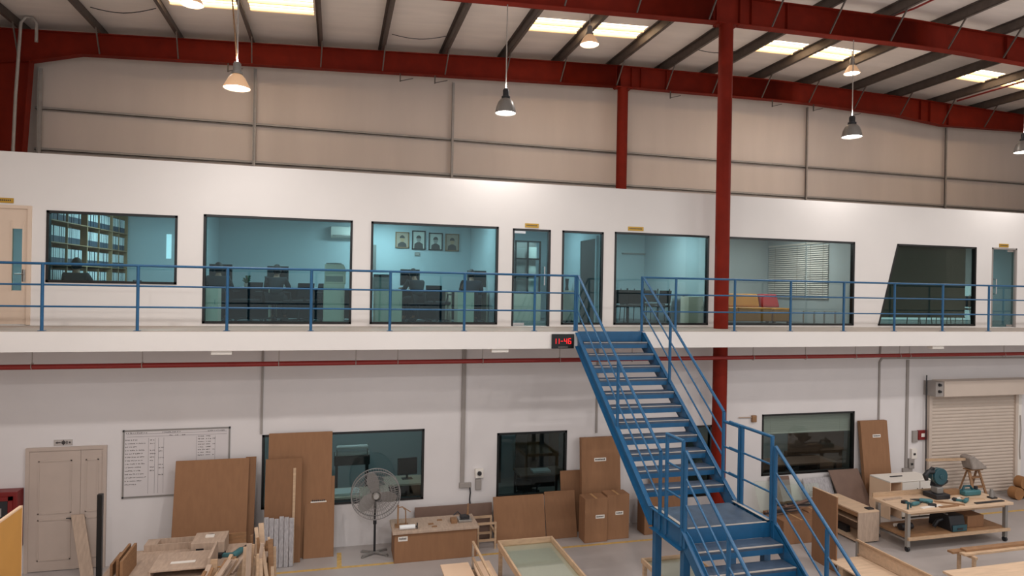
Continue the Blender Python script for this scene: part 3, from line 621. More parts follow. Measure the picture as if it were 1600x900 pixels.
# ---- furniture makers
def office_chair(loc, rz, label, first=[None]):
    if first[0]: return dup(first[0], loc, rz, label)
    t = thing('office_chair', label, 'chair', loc, rz, world=False, group='office swivel chairs')
    MB().box(-.24, .24, -.22, .24, .42, .5).build('seat', M['fabric'], t, .03)
    m = MB(); m.prism([(-.21, .56), (-.24, .57), (-.29, .86), (-.26, .86)], 'x', -.19, .19); m.bar((0, -.2, .44), (0, -.24, .6), .06, .02); m.build('backrest', M['fabric'], t, .01)
    m = MB(); m.tube([(0, 0, .42), (0, 0, .1)], .028, 10); m.build('gas_column', M['dark'], t)
    m = MB()
    for k in range(5):
        a = k*2*math.pi/5; m.bar((0, 0, .1), (.28*math.cos(a), .28*math.sin(a), .07), .04, .03); m.ball((.28*math.cos(a), .28*math.sin(a), .028), .028, 8)
    m.build('base', M['dark'], t)
    for s in (-1, 1): m = MB(); m.tube([(s*.25, -.12, .46), (s*.28, -.12, .66), (s*.28, .12, .66)], .018, 8); m.build('armrest', M['dark'], t)
    first[0] = t; return t
def stool(loc, rz, label, first=[None]):
    if first[0]: return dup(first[0], loc, rz, label)
    t = thing('swivel_stool', label, 'stool', loc, rz, world=False, group='swivel stools of the office workers')
    MB().lathe([(0, .4), (.21, .4), (.22, .43), (.2, .455), (0, .455)], n=24).build('seat', M['fabric'], t); m = MB(); m.tube([(0, 0, .4), (0, 0, .1)], .028, 10); m.build('gas_column', M['dark'], t); m = MB()
    for k in range(5):
        a = k*2*math.pi/5; m.bar((0, 0, .1), (.28*math.cos(a), .28*math.sin(a), .07), .04, .03); m.ball((.28*math.cos(a), .28*math.sin(a), .028), .028, 8)
    m.build('base', M['dark'], t); first[0] = t; return t
def desk(loc, wd, label, dep=.7, ret=True):
    t = thing('desk', label, 'desk', loc, world=False, group='cream office desks')
    MB().box(-wd/2, wd/2, 0, dep, .715, .745).build('desk_top', M['desk'], t, .004)
    for s in (-1, 1): MB().box(s*wd/2-s*.03, s*wd/2, .02, dep-.02, 0, .714).build('side_panel', M['desk'], t)
    MB().box(-wd/2+.031, wd/2-.031, dep-.1, dep-.08, .03, .714).build('modesty_panel', M['dark'], t)
    if ret:
        p = MB().box(wd/2-.45, wd/2-.032, .03, .55, .04, .7).build('pedestal', M['desk'], t)
        for k in range(3): MB().box(wd/2-.44, wd/2-.045, .012, .03, .06+k*.215, .26+k*.215).build('drawer', M['desk'], p)
    return t
def monitor(loc, rz, label, first=[None], s=1):
    if first[0]: return dup(first[0], loc, rz, label)
    t = thing('computer_monitor', label, 'monitor', loc, rz, world=False, group='computer monitors')
    MB().box(-.235, .235, -.02, .02, .1, .5).build('casing', M['dark'], t, .006); MB().box(-.215, .215, -.0215, -.0205, .13, .485).build('screen', M['screen'], t)
    m = MB(); m.bar((0, .02, 0), (0, .03, .3), .05, .02); m.box(-.12, .12, -.06, .1, 0, .012); m.build('stand', M['dark'], t); first[0] = t; return t
# ---- people: one continuous body, clothing as children
def skin(name, verts, edges, rad, m, parent=None, loc=None):
    me = bpy.data.meshes.new(name); me.from_pydata(verts, edges, []); o = bpy.data.objects.new(name, me); COL.objects.link(o)
    if parent: o.parent = parent
    me.materials.append(m)
    s = o.modifiers.new('skin', 'SKIN'); sv = me.skin_vertices[0].data
    for i, r in enumerate(rad): sv[i].radius = (r, r) if not isinstance(r, tuple) else r
    sv[0].use_root = True; s.use_smooth_shade = True
    u = o.modifiers.new('subdivision', 'SUBSURF'); u.levels = 1; u.render_levels = 2
    return o
def person(loc, rz, label, shirt, lean=0.0, headdown=0.0):
    t = thing('person', label, 'person', loc, rz, world=False)
    L = lean; V = [(0, 0, .56), (0, .02+.15*L, .70), (0, .05+.4*L, .88), (0, .07+.55*L, .99), (0, .085+.62*L, 1.05), (0, .11+.7*L+headdown*.5, 1.12-headdown*.3), (0, .13+.74*L+headdown, 1.19-headdown*.8)]
    R = [.11, (.09, .085), (.1, .08), .05, .05, (.078, .088), (.07, .08)]; E = [(i, i+1) for i in range(6)]
    def add(p, r, par): V.append(p); R.append(r); E.append((par, len(V)-1)); return len(V)-1
    add((0, .2+.7*L+headdown*.5, 1.11-headdown*.3), .012, 5)
    for s in (-1, 1):
        add((s*.085, .1+.7*L+headdown*.5, 1.12-headdown*.3), .012, 5)
        sh = add((s*.175, .06+.42*L, .92), .042, 2); el = add((s*.25, .2+.3*L, .74), .034, sh); wr_ = add((s*.16, .42+.2*L, .785), .028, el)
        pm = add((s*.14, .49+.2*L, .79), (.036, .018), wr_)
        for k in range(4):
            b = add((s*.14+s*(k-1.5)*.02, .535+.2*L, .79), .009, pm); add((s*.14+s*(k-1.5)*.022, .57+.2*L+.008*(k in (1, 2)), .775), .0075, b)
        th = add((s*.1, .49+.2*L, .785), .01, pm); add((s*.085, .52+.2*L, .775), .008, th)
        hp = add((s*.1, .03, .53), .09, 0); kn = add((s*.13, .42, .53), .062, hp); an = add((s*.13, .40, .1), .04, kn); add((s*.13, .53, .045), .036, an)
    body = skin('body', V, E, R, M['skin'], t)
    g = .013; sv = [V[0], V[1], V[2], (V[3][0], V[3][1]-.01, V[3][2]-.03)]; sr = [.155, (.145, .135), (.168, .13), .07]; se = [(0, 1), (1, 2), (2, 3)]
    for s in (-1, 1):
        k = len(sv); sv += [(s*.185, .06+.42*L, .93), (s*.25, .2+.3*L, .74), (s*.175, .39+.2*L, .783)]; sr += [.072, .056, .042]; se += [(2, k), (k, k+1), (k+1, k+2)]
    skin('shirt', sv, se, sr, shirt, t)
    tv = [(0, 0, .56)]; tr = [.152]; te = []
    for s in (-1, 1):
        k = len(tv); tv += [(s*.1, .03, .53), (s*.13, .42, .53), (s*.13, .40, .12)]; tr += [.1, .074, .055]; te += [(0, k), (k, k+1), (k+1, k+2)]
    skin('trousers', tv, te, tr, M['trous'], t)
    hz = 1.165-headdown*.6; hy = .1+.73*L+headdown*.85
    h = MB(); h.ball((0, hy-.025, hz-.015), (.092, .092, .13), 16); h.build('hair', M['hair'], t)
    for s in (-1, 1): MB().box(s*.13-.05, s*.13+.05, .34, .6, 0, .07).build('shoe', M['dark'], t, .02)
    return t
# ---- open office behind windows 2 and 3
def wpx(u, v, Y): return at(u, v, Y=Y)
DYS = (1.45, 1.95, 1.95, 1.6); DY = 1.95
desk((-2.08, DYS[0], H), 1.4, 'cream desk at the left end of the open office', ret=False); desk((-.4, DYS[1], H), 1.9, 'cream desk left of the copier cabinet', ret=False)
desk((1.75, DYS[2], H), 1.7, 'cream desk under the four portraits', ret=False); desk((3.08, DYS[3], H), .9, 'cream desk at the right end of the open office', ret=False)
for k, (u, y, lab) in enumerate(((340, 1.0, 'person in a dark shirt at the leftmost office desk, seen from behind'), (430, 1.5, 'person in a dark shirt at the desk left of the copier, head tilted right'), (654, 1.5, 'person in a dark shirt bent to the left under the portraits'), (738, 1.1, 'person in navy at the rightmost office desk, leaning on the desk'))):
    p = wpx(u, 455, y); lean = (.05, .1, .2, .25)[k]; rz = (.05, -.12, .45, -.1)[k]
    person((p.x, y, H), rz, lab, M['shirt2'] if k == 3 else M['shirt'], lean, .03 if k > 1 else .01)
    stool((p.x, y-.02, H), rz, ('dark swivel stool under the leftmost office worker', 'dark swivel stool under the worker left of the copier', 'dark swivel stool under the worker below the portraits', 'dark swivel stool under the rightmost office worker')[k])
    q = wpx((345, 434, 640, 744)[k], 452, DYS[k]+.45); monitor((q.x, DYS[k]+.42, H+.746), 0, ('dark monitor on the leftmost office desk', 'dark monitor on the desk left of the copier', 'dark monitor on the desk under the portraits', 'dark monitor on the rightmost office desk')[k])
for u, y, rz, l in ((467, .75, .6, 'empty dark swivel chair beside the copier cabinet'), (684, 1.15, -.5, 'empty dark swivel chair between the two right desks'), (386, 1.3, 2.6, 'empty dark swivel chair between the two left workers'), (489, 1.3, 2.2, 'dark swivel chair turned behind the copier cabinet')):
    office_chair((wpx(u, 470, y).x, y, H), rz, l)
# side panels and cabinets close to the glass
def cab(x0, x1, y0, y1, z1, label, nd=2, m='desk', nm='low_cabinet'):
    t = thing(nm, label, 'cabinet', ((x0+x1)/2, (y0+y1)/2, H)); MB().box(x0, x1, y0, y1, H+.03, H+z1).build('carcass', M[m], t, .004); MB().box(x0+.02, x1-.02, y0+.03, y1-.02, H, H+.03).build('plinth', M['dark'], t)
    for k in range(nd):
        a = x0+.01+(x1-x0-.02)*k/nd; b = x0+.01+(x1-x0-.02)*(k+1)/nd-.006
        d = MB().box(a, b, y0-.014, y0-.001, H+.05, H+z1-.03).build('door', M[m], t); MB().box(b-.04, b-.03, y0-.03, y0-.0145, H+z1*.55, H+z1*.55+.1).build('handle', M['steel'], d)
    return t
c1 = cab(wpx(505, 480, .6).x, wpx(538, 480, .6).x, .6, 1.15, .86, 'cream cabinet under the grey copier', 1)
c2 = cab(wpx(585, 480, .6).x, wpx(628, 480, .6).x, .6, 1.1, .74, 'cream low cabinet at the left side of the portrait window', 1)
cab(wpx(320, 480, .3).x, wpx(341, 480, .3).x, .25, .65, .74, 'cream pedestal at the left edge of the large office window', 1); cab(wpx(714, 480, .4).x, wpx(740, 480, .4).x, .35, .75, .74, 'cream pedestal in front of the rightmost office desk', 1)
x0, x1 = wpx(507, 440, .65).x, wpx(538, 440, .65).x; t = thing('copier', 'grey office copier on the cream cabinet', 'copier', ((x0+x1)/2, .85, H+.861)); MB().prism([(x0, H+.861), (x1+.03, H+.861), (x1+.03, H+1.15), (x1-.02, H+1.27), (x0, H+1.27)], 'y', .66, 1.1).build('body', M['desk'], t, .01); MB().box(x0+.02, x1-.03, .655, .66, H+.9, H+1.02).build('paper_tray', M['conduit'], t); MB().box(x0+.03, x1-.06, .7, 1.05, H+1.271, H+1.3).build('lid', M['conduit'], t, .005)
x0, x1 = wpx(583, 440, .7).x, wpx(612, 440, .7).x; t = thing('plotter', 'dark printer standing on the low cabinet by the portraits', 'printer', ((x0+x1)/2, .85, H+.741)); MB().box(x0, x1, .66, 1.05, H+.741, H+1.02).build('body', M['bowl'], t, .01); MB().box(x0+.04, x1-.04, .655, .66, H+.8, H+.93).build('front_flap', M['conduit'], t); MB().box(x0+.02, x1-.02, .7, 1.0, H+1.021, H+1.08).build('lid', M['dark'], t, .01)
# water bottle, desk fan and papers
t = thing('desk_phone', 'small black phone on the desk left of the copier', 'phone', (wpx(473, 447, DY+.2).x, DY+.2, H+.746), world=False); MB().box(-.08, .08, -.09, .09, 0, .05).build('base', M['dark'], t, .01); m = MB(); m.tube([(-.06, -.08, .06), (-.06, 0, .085), (-.06, .08, .06)], .022, 8); m.build('handset', M['dark'], t)
for u, l in ((388, 'white papers on the leftmost desk'), (500, 'white papers beside the copier on the desk'), (635, 'white papers under the bent worker hand'), (690, 'white papers on the desk right of the bent worker'), (765, 'white papers on the rightmost desk')):
    x = wpx(u, 453, DY+.15).x; tag(MB().box(x-.12, x+.12, DY+.06, DY+.36, H+.746, H+.765).build('paper_stack', M['paper'], loc=(x, DY+.2, H+.746)), l, 'papers')
t = thing('desk_plant', 'small potted plant on the desk between the left workers', 'plant', (wpx(385, 445, 1.85).x, 1.85, H+.746), world=False); MB().lathe([(0, 0), (.04, 0), (.055, .09), (0, .09)], n=14).build('pot', M['conduit'], t); m = MB()
for k in range(14): a = k*2.4; m.bar((0, 0, .08), (.09*math.cos(a), .09*math.sin(a), .16+.05*(k % 3)), .035, .004)
m.build('leaves', M['green'], t)
# air conditioner on the back wall
p = at(517, 362, Y=3.98); t = thing('air_conditioner', 'white split air conditioner high on the office back wall', 'air conditioner', (p.x+.45, 3.99, H+2.05)); x0 = p.x
MB().prism([(3.998, H+2.05), (3.8, H+2.09), (3.77, H+2.14), (3.77, H+2.34), (3.998, H+2.36)], 'x', x0, x0+.9).build('casing', M['label'], t, .008); MB().box(x0+.05, x0+.85, 3.765, 3.785, H+2.1, H+2.125).build('louvre', M['conduit'], t)
# four framed portraits (plain sketched heads)
for k, (u0, u1, v0, v1, frm) in enumerate(((618, 639, 362, 388, 'woodd'), (644, 664.5, 360, 390.5, 'black'), (670, 691.5, 363.5, 391.5, 'black'), (696, 717, 365, 393, 'woodd'))):
    a = at(u0, v0, Y=3.98); b = at(u1, v1, Y=3.98); x0, x1, z1, z0 = a.x, b.x, a.z, b.z
    t = thing('framed_portrait', ('leftmost framed portrait, brown frame, high on the office wall', 'second framed portrait from the left, black frame and pale paper', 'third framed portrait from the left, black frame, smiling head', 'rightmost framed portrait, brown frame, high on the office wall')[k], 'picture', ((x0+x1)/2, 3.99, z0)); m = MB(); w_ = .03
    for q in ((x0, x1, z0, z0+w_), (x0, x1, z1-w_, z1), (x0, x0+w_, z0, z1), (x1-w_, x1, z0, z1)): m.box(q[0], q[1], 3.965, 3.999, q[2], q[3])
    m.build('frame', M[frm], t); MB().box(x0+w_, x1-w_, 3.985, 3.999, z0+w_, z1-w_).build('print', M['canvas'] if frm == 'black' else M['wood2'], t)
    cx, cz = (x0+x1)/2, (z0+z1)/2; hp = [(cx+.06*math.cos(i*math.pi/8), cz+.03+.085*math.sin(i*math.pi/8)) for i in range(16)]
    m = MB(); m.prism([(cx-.12, z0+w_), (cx+.12, z0+w_), (cx+.11, cz-.1), (cx+.03, cz-.05), (cx-.03, cz-.05), (cx-.11, cz-.1)], 'y', 3.982, 3.9845, 0); m.prism(hp, 'y', 3.981, 3.9845, 1); m.prism([(cx+.068*math.cos(i*math.pi/8), cz+.05+.08*math.sin(i*math.pi/8)) for i in range(9)], 'y', 3.979, 3.9808, 0); m.build('drawing', [M['ink'], M['conduit'] if frm == 'black' else M['shelf']], t)
p = at(652, 397, Y=3.98); tag(MB().box(p.x-.07, p.x+.07, 3.97, 3.999, p.z-.05, p.z+.05).build('wall_clock', M['conduit'], loc=(p.x, 3.99, p.z), bevel=.01), 'small pale switch plate under the portraits', 'switch')
p = at(757, 377, Y=3.9); tag(MB().box(p.x-.18, p.x+.5, 3.85, 3.999, p.z-.02, p.z+.02).build('wall_shelf', M['bowl'], loc=(p.x, 3.95, p.z)), 'short grey wall shelf high in the office right corner', 'shelf')
p = at(585, 400, Y=3.9); tag(MB().box(p.x-.04, p.x+.05, 3.95, 3.999, p.z-.35, p.z+.3).build('wall_panel', M['bowl'], loc=(p.x, 3.97, p.z-.35)), 'narrow grey fitting on the wall left of the portraits', 'fitting')
# ---- record room chairs
stool((at(116, 440, Y=.55).x, .53, H), -.5, 'dark swivel stool in front of the bookcase'); office_chair((at(234, 440, Y=1.6).x, 1.7, H), -1.7, 'dark chair turned sideways right of the bookcase')
t = person((at(116, 440, Y=.55).x, .55, H), .0, 'person in dark clothes seated in front of the bookcase', M['shirt'], .05); 
desk((-3.95, 2.1, H), 1.5, 'cream desk in the record room', ret=False)
p = at(264, 385, Y=3.98); struct(MB().box(p.x-.06, p.x+.05, 3.985, 3.999, p.z-.3, p.z+.3).build('window_30', M['bright']))  # glowing panel stands in for a soft patch of light on the wall
# ---- lobby behind the glass doors
x0, x1 = at(806, 400, Y=2.6).x, at(844, 400, Y=2.6).x; t = thing('display_cabinet', 'tall black framed glass display cabinet behind the left glass door', 'cabinet', ((x0+x1)/2, 2.8, H)); m = MB(); z1 = H+2.05
for x in (x0, (x0+x1)/2, x1): m.box(x-.02, x+.02, 2.6, 2.64, H+.72, z1)
for z in (H+.72, H+1.15, H+1.6, z1): m.box(x0-.02, x1+.02, 2.6, 2.64, z-.02, z+.02)
m.build('frame', M['black'], t); MB().box(x0, x1, 3.0, 3.02, H+.72, z1).build('back_panel', M['conduit'], t); MB().box(x0-.03, x1+.03, 2.58, 3.02, H, H+.69).build('base_unit', M['desk'], t)
for k, (fx, fz) in enumerate(((.25, 1.62), (.72, 1.62), (.25, 1.17), (.7, 1.17), (.3, .745), (.75, .745))):
    x = x0+(x1-x0)*fx; tag(MB().box(x-.12, x+.12, 2.7, 2.76, H+fz, H+fz+.26+.04*(k % 3)).build('framed_certificate', M['canvas'] if k % 2 else M['bowl'], loc=(x, 2.7, H+fz), bevel=.004), ('pale framed card upper left in the display cabinet', 'framed card upper right in the display cabinet', 'framed card middle left in the display cabinet', 'framed card middle right in the display cabinet', 'framed card lower left in the display cabinet', 'framed card lower right in the display cabinet')[k], 'frame', 'frames in the display cabinet')
ya, yb_ = at(931, 440, X=5.9).y, at(908, 440, X=5.9).y; xp = PU[3]-.026; d = sthing('door_6', (xp-.02, (ya+yb_)/2, H)); f = MB()
f.box(xp-.05, xp-.001, ya-.07, ya, H, H+2.1); f.box(xp-.05, xp-.001, yb_, yb_+.07, H, H+2.1); f.box(xp-.05, xp-.001, ya, yb_, H+2.03, H+2.1); f.build('door_frame', M['offwall'], d); MB().box(xp-.03, xp-.002, ya+.001, yb_-.001, H+.01, H+2.029).build('door_leaf', M['ink'], d)
cab(at(880, 470, Y=2.0).x, at(898, 470, Y=2.0).x, 2.0, 2.5, .8, 'cream low cabinet behind the glass beside the stairs', 1)
m = MB(); cx = at(886, 440, Y=2.2); m.lathe([(0, 0), (.05, 0), (.035, .12), (.05, .3), (0, .3)], (cx.x, 2.2, H+.801), 12); tag(m.build('vase', M['dark'], loc=(cx.x, 2.2, H+.801)), 'small dark vase on the cabinet behind the glass', 'vase')
# ---- meeting room
t = thing('meeting_table', 'long dark meeting table in the glazed meeting room', 'table', (7.6, 1.8, H)); tx0, tx1 = at(975, 465, Y=1.5).x, at(1070, 465, Y=1.5).x
MB().box(tx0, tx1, 1.35, 2.25, H+.71, H+.74).build('tabletop', M['woodd'], t, .004)
for x in (tx0+.08, tx1-.08):
    for y in (1.42, 2.18): m = MB(); m.tube([(x, y, H+.71), (x, y, H)], .025, 8); m.build('leg', M['dark'], t)
def meet_chair(loc, rz, label, first=[None]):
    if first[0]: return dup(first[0], loc, rz, label)
    t = thing('meeting_chair', label, 'chair', loc, rz, world=False, group='dark meeting chairs'); MB().box(-.22, .22, -.22, .22, .43, .48).build('seat', M['brownf'], t, .015); MB().prism([(-.2, .52), (-.23, .52), (-.27, .84), (-.24, .84)], 'x', -.2, .2).build('backrest', M['brownf'], t, .03)
    for s in (-1, 1): 
        m = MB(); m.tube([(s*.2, .19, .43), (s*.21, .22, 0)], .012, 6); m.build('leg', M['dark'], t)
        m = MB(); m.tube([(s*.2, -.19, .88), (s*.2, -.19, .43), (s*.21, -.24, 0)], .012, 6); m.build('leg', M['dark'], t)
    first[0] = t; return t
for u, y, rz, l in ((961, .7, .3, 'dark meeting chair cut by the left window edge'), (991, 1.0, -.25, 'dark meeting chair behind the stair rail post'), (1028, 1.05, .3, 'dark meeting chair seen through the stair rail'), (1022, 2.6, math.pi, 'dark meeting chair on the far side of the table'), (985, 2.6, math.pi, 'dark meeting chair in the far left of the meeting room')):
    meet_chair((at(u, 480, Y=y).x, y, H), rz, l)
cab(at(1076, 490, Y=.6).x, at(1099, 490, Y=.6).x, .6, 1.0, .7, 'cream low cabinet at the right of the meeting room', 1)
p = at(1035, 398, Y=3.97); tag(MB().box(p.x-1.3, p.x+.9, 3.95, 3.999, p.z-.02, p.z+.02).build('cable_trunking', M['conduit'], loc=(p.x, 3.97, p.z)), 'thin trunking across the meeting room back wall', 'conduit')
# ---- sofa room
sx0, sx1 = 9.25, at(1207, 480, Y=1.5).x; t = thing('sofa', 'mustard leather sofa behind the red column', 'sofa', (xc(sx0, sx1), 1.9, H))
MB().box(sx0, sx1, 1.5, 2.3, H+.06, H+.3).build('base', M['sofa'], t, .03)
for a, b in ((sx0+.16, xc(sx0, sx1)-.005), (xc(sx0, sx1)+.005, sx1-.005)): MB().box(a, b, 1.47, 2.1, H+.305, H+.43).build('seat_cushion', M['sofa'], t, .04); MB().prism([(2.02, H+.43), (2.18, H+.43), (2.3, H+.78), (2.14, H+.8)], 'x', a, b).build('back_cushion', M['sofa'], t, .04)
MB().box(sx0, sx1, 2.22, 2.32, H+.1, H+.76).build('back_frame', M['sofa'], t, .02); MB().box(sx0, sx0+.155, 1.5, 2.21, H+.3, H+.58).build('arm', M['sofa'], t, .03)
for x in (sx0+.1, sx1-.1): MB().box(x-.03, x+.03, 1.55, 1.61, H, H+.06).build('foot', M['dark'], t)
ax0, ax1 = sx1+.01, at(1236, 480, Y=1.5).x; t = thing('armchair', 'red armchair beside the mustard sofa', 'armchair', (xc(ax0, ax1), 1.8, H)); MB().box(ax0, ax1, 1.45, 2.2, H+.06, H+.42).build('seat', M['sofa'], t, .04); MB().prism([(1.95, H+.43), (2.15, H+.43), (2.25, H+.78), (2.1, H+.8)], 'x', ax0, ax1).build('backrest', M['redf'], t, .04)
for x in (ax0+.06, ax1-.06): MB().box(x-.03, x+.03, 1.5, 1.56, H, H+.06).build('foot', M['dark'], t)
def blind(x0, x1, z0, z1, y, label, m, tilt=.6, pitch=.05, cat='blind'):
    t = thing('venetian_blind', label, cat, ((x0+x1)/2, y, z0)); MB().box(x0, x1, y-.025, y+.025, z1-.05, z1).build('headrail', M[m], t); s = MB(); n = int((z1-.06-z0)/pitch)
    for k in range(n):
        z = z0+.02+k*pitch; dz = .022*math.sin(tilt); dy = .022*math.cos(tilt); s.add([(x0, y-dy, z-dz), (x1, y-dy, z-dz), (x1, y+dy, z+dz), (x0, y+dy, z+dz), (x0, y-dy, z-dz+.002), (x1, y-dy, z-dz+.002), (x1, y+dy, z+dz+.002), (x0, y+dy, z+dz+.002)], [(3, 2, 1, 0), (4, 5, 6, 7), (0, 1, 5, 4), (1, 2, 6, 5), (2, 3, 7, 6), (3, 0, 4, 7)])
    s.build('slats', M[m], t); MB().box(x0, x1, y-.02, y+.02, z0-.012, z0+.012).build('bottom_rail', M[m], t)
    c = MB()
    for f in (.15, .85): c.box(x0+(x1-x0)*f-.003, x0+(x1-x0)*f+.003, y-.024, y-.021, z0, z1)
    c.build('ladder_cord', M[m], t)
PX_ = 13.025
for y0, y1, l in ((1.36, 2.2, 'white slatted blind on the right wall of the sofa room, nearer the glass'), (2.26, 3.9, 'white slatted blind on the right wall of the sofa room, in the far corner')):
    zt_ = H+2.28; zb_ = H+.7; pass
    t = thing('venetian_blind', l, 'blind', (PX_-.03, (y0+y1)/2, zb_)); MB().box(PX_-.05, PX_-.001, y0, y1, zt_-.05, zt_).build('headrail', M['blind'], t); sl_ = MB()
    n = int((zt_-zb_-.06)/.06)
    for k in range(n):
        z = zb_+.03+k*.06; sl_.add([(PX_-.045, y0, z-.018), (PX_-.045, y1, z-.018), (PX_-.012, y1, z+.018), (PX_-.012, y0, z+.018), (PX_-.045, y0, z-.016), (PX_-.045, y1, z-.016), (PX_-.012, y1, z+.02), (PX_-.012, y0, z+.02)], [(3, 2, 1, 0), (4, 5, 6, 7), (0, 1, 5, 4), (1, 2, 6, 5), (2, 3, 7, 6), (3, 0, 4, 7)])
    sl_.build('slats', M['blind'], t); MB().box(PX_-.045, PX_-.012, y0, y1, zb_-.01, zb_+.01).build('bottom_rail', M['blind'], t)
    for f in (.2, .8): MB().box(PX_-.05, PX_-.047, y0+(y1-y0)*f-.004, y0+(y1-y0)*f+.004, zb_, zt_-.05).build('ladder_cord', M['conduit'], t)
t = thing('coffee_table', 'low glass coffee table at the right of the sofa room', 'table', (12.0, .85, H)); tx0, tx1 = at(1272, 490, Y=.6).x, at(1310, 490, Y=.6).x; MB().box(tx0, tx1, .6, 1.1, H+.36, H+.375).build('tabletop', M['clear'], t)
for x in (tx0+.05, tx1-.05):
    for y in (.65, 1.05): MB().box(x-.015, x+.015, y-.015, y+.015, H, H+.359).build('leg', M['silver'], t)
# ---- darkened room with a lowered blind
blind(w7l+.02 if False else UP['w7'][0]+.05, UP['w7'][1]-.1, H+.26, H+2.62, .22, 'charcoal slatted blind lowered behind the slanted window', 'darkblind', 1.25, .042)
struct(MB().box(16.6, 21.5, 3.985, 3.999, H+.02, H+1.2).build('window_32', M['bright']))  # added glowing panel imitates the lit wall and floor under the blind
for k, u in enumerate((1436, 1466, 1498)): meet_chair((at(u, 500, Y=1.6).x, 1.6, H), .1*k, ('chair legs showing under the charcoal blind, leftmost', 'middle chair with legs showing under the charcoal blind', 'chair legs showing under the charcoal blind, rightmost')[k])
# ---- ground-floor rooms
def gdesk(loc, wd, label, dep=.7, m='desk'):
    t = thing('work_table', label, 'table', loc, world=False); MB().box(-wd/2, wd/2, 0, dep, .71, .75).build('tabletop', M[m], t)
    for sx in (-1, 1):
        for y in (.04, dep-.04): MB().box(sx*(wd/2-.05)-.025, sx*(wd/2-.05)+.025, y-.025, y+.025, 0, .71).build('leg', M['dark'], t)
    MB().box(-wd/2+.1, wd/2-.1, dep-.06, dep-.04, .25, .7).build('back_panel', M['dark'], t); return t
gx = at(555, 760, Y=.8).x; gdesk((gx, .8, 0), 1.5, 'pale table with papers just inside the fan window'); gdesk((at(640, 760, Y=1.4).x, 1.5, 0), 1.1, 'small table with the dark monitor inside the fan window')
monitor((at(637, 740, Y=1.8).x, 1.9, .751), .1, 'dark monitor inside the fan window')
t = thing('plotter', 'wide grey plotter with paper rolls inside the fan window', 'printer', (at(550, 730, Y=2.2).x, 2.3, 0)); px0, px1 = at(522, 720, Y=2.1).x, at(578, 720, Y=2.1).x
MB().box(px0, px1, 2.1, 2.6, 1.08, 1.3).build('body', M['dark'], t, .02); m = MB(); m.tube([(px0+.05, 2.08, 1.52), (px1-.05, 2.08, 1.52)], .05, 12); m.build('paper_roll', M['paper'], t); m = MB(); m.tube([(px0+.02, 2.12, 1.36), (px1-.02, 2.12, 1.36)], .05, 12); m.build('paper_roll', M['paper'], t)
for x in (px0+.06, px1-.06): MB().box(x-.03, x+.03, 2.15, 2.55, 0, 1.08).build('leg', M['dark'], t); MB().box(x-.012, x+.012, 2.06, 2.14, 1.3, 1.58).build('roll_bracket', M['bowl'], t)
tag(MB().box(gx-.5, gx+.1, .9, 1.3, .751, .8).build('paper_stack', M['paper'], loc=(gx, 1.1, .751)), 'white papers on the table inside the fan window', 'papers')
office_chair((at(603, 760, Y=.5).x, .5, 0), 1.2, 'dark swivel chair inside the fan window')
gdesk((at(850, 745, Y=1.6).x, 1.6, 0), 1.2, 'dark desk with papers inside the middle window', m='mdf'); office_chair((at(822, 765, Y=1.3).x, 1.2, 0), -.6, 'dark swivel chair inside the middle window'); tag(MB().box(at(845, 735, Y=1.8).x-.2, at(845, 735, Y=1.8).x+.25, 1.75, 2.05, .751, .79).build('paper_stack', M['paper'], loc=(4.6, 1.9, .751)), 'papers on the desk inside the middle window', 'papers')
for k, u in enumerate((815, 835, 852, 870, 780)):
    x = at(u, 700, Y=3.2).x; tag(MB().box(x-.16, x+.16, 3.2+.1*k, 3.26+.1*k, .0, 2.6-.1*(k % 2)).build('board_sheet', M['card2'] if k % 2 else M['mdf'], loc=(x, 3.2+.1*k, 0), bevel=.004), ('brown sheet standing second from the left in the middle window', 'brown sheet standing in the centre of the middle window', 'grey-brown sheet right of centre in the middle window', 'brown sheet standing at the right in the middle window', 'grey-brown sheet at the left edge of the middle window')[k], 'board', 'sheets standing in the dark store')
blind(LO['l3'][0]-.1, LO['l3'][1]+.1, 1.86, 2.5, .147, 'white slatted blind half raised in the lower right window', 'blind', 1.0, .045)
x0, x1 = at(1232, 700, Y=2.5).x, at(1318, 700, Y=2.5).x; tag(MB().box(x0, x1, 2.5, 2.54, .7, 1.98).box(x0, x1, 2.55, 2.7, 0, .7).build('pin_board', M['mdf'], loc=(xc(x0, x1), 2.5, 0)), 'large brown board inside the lower right window', 'board')
gdesk((at(1260, 735, Y=1.2).x, 1.2, 0), 2.0, 'dark table inside the lower right window', m='mdf'); office_chair((at(1222, 735, Y=.9).x, .8, 0), .4, 'dark chair at the left inside the lower right window')
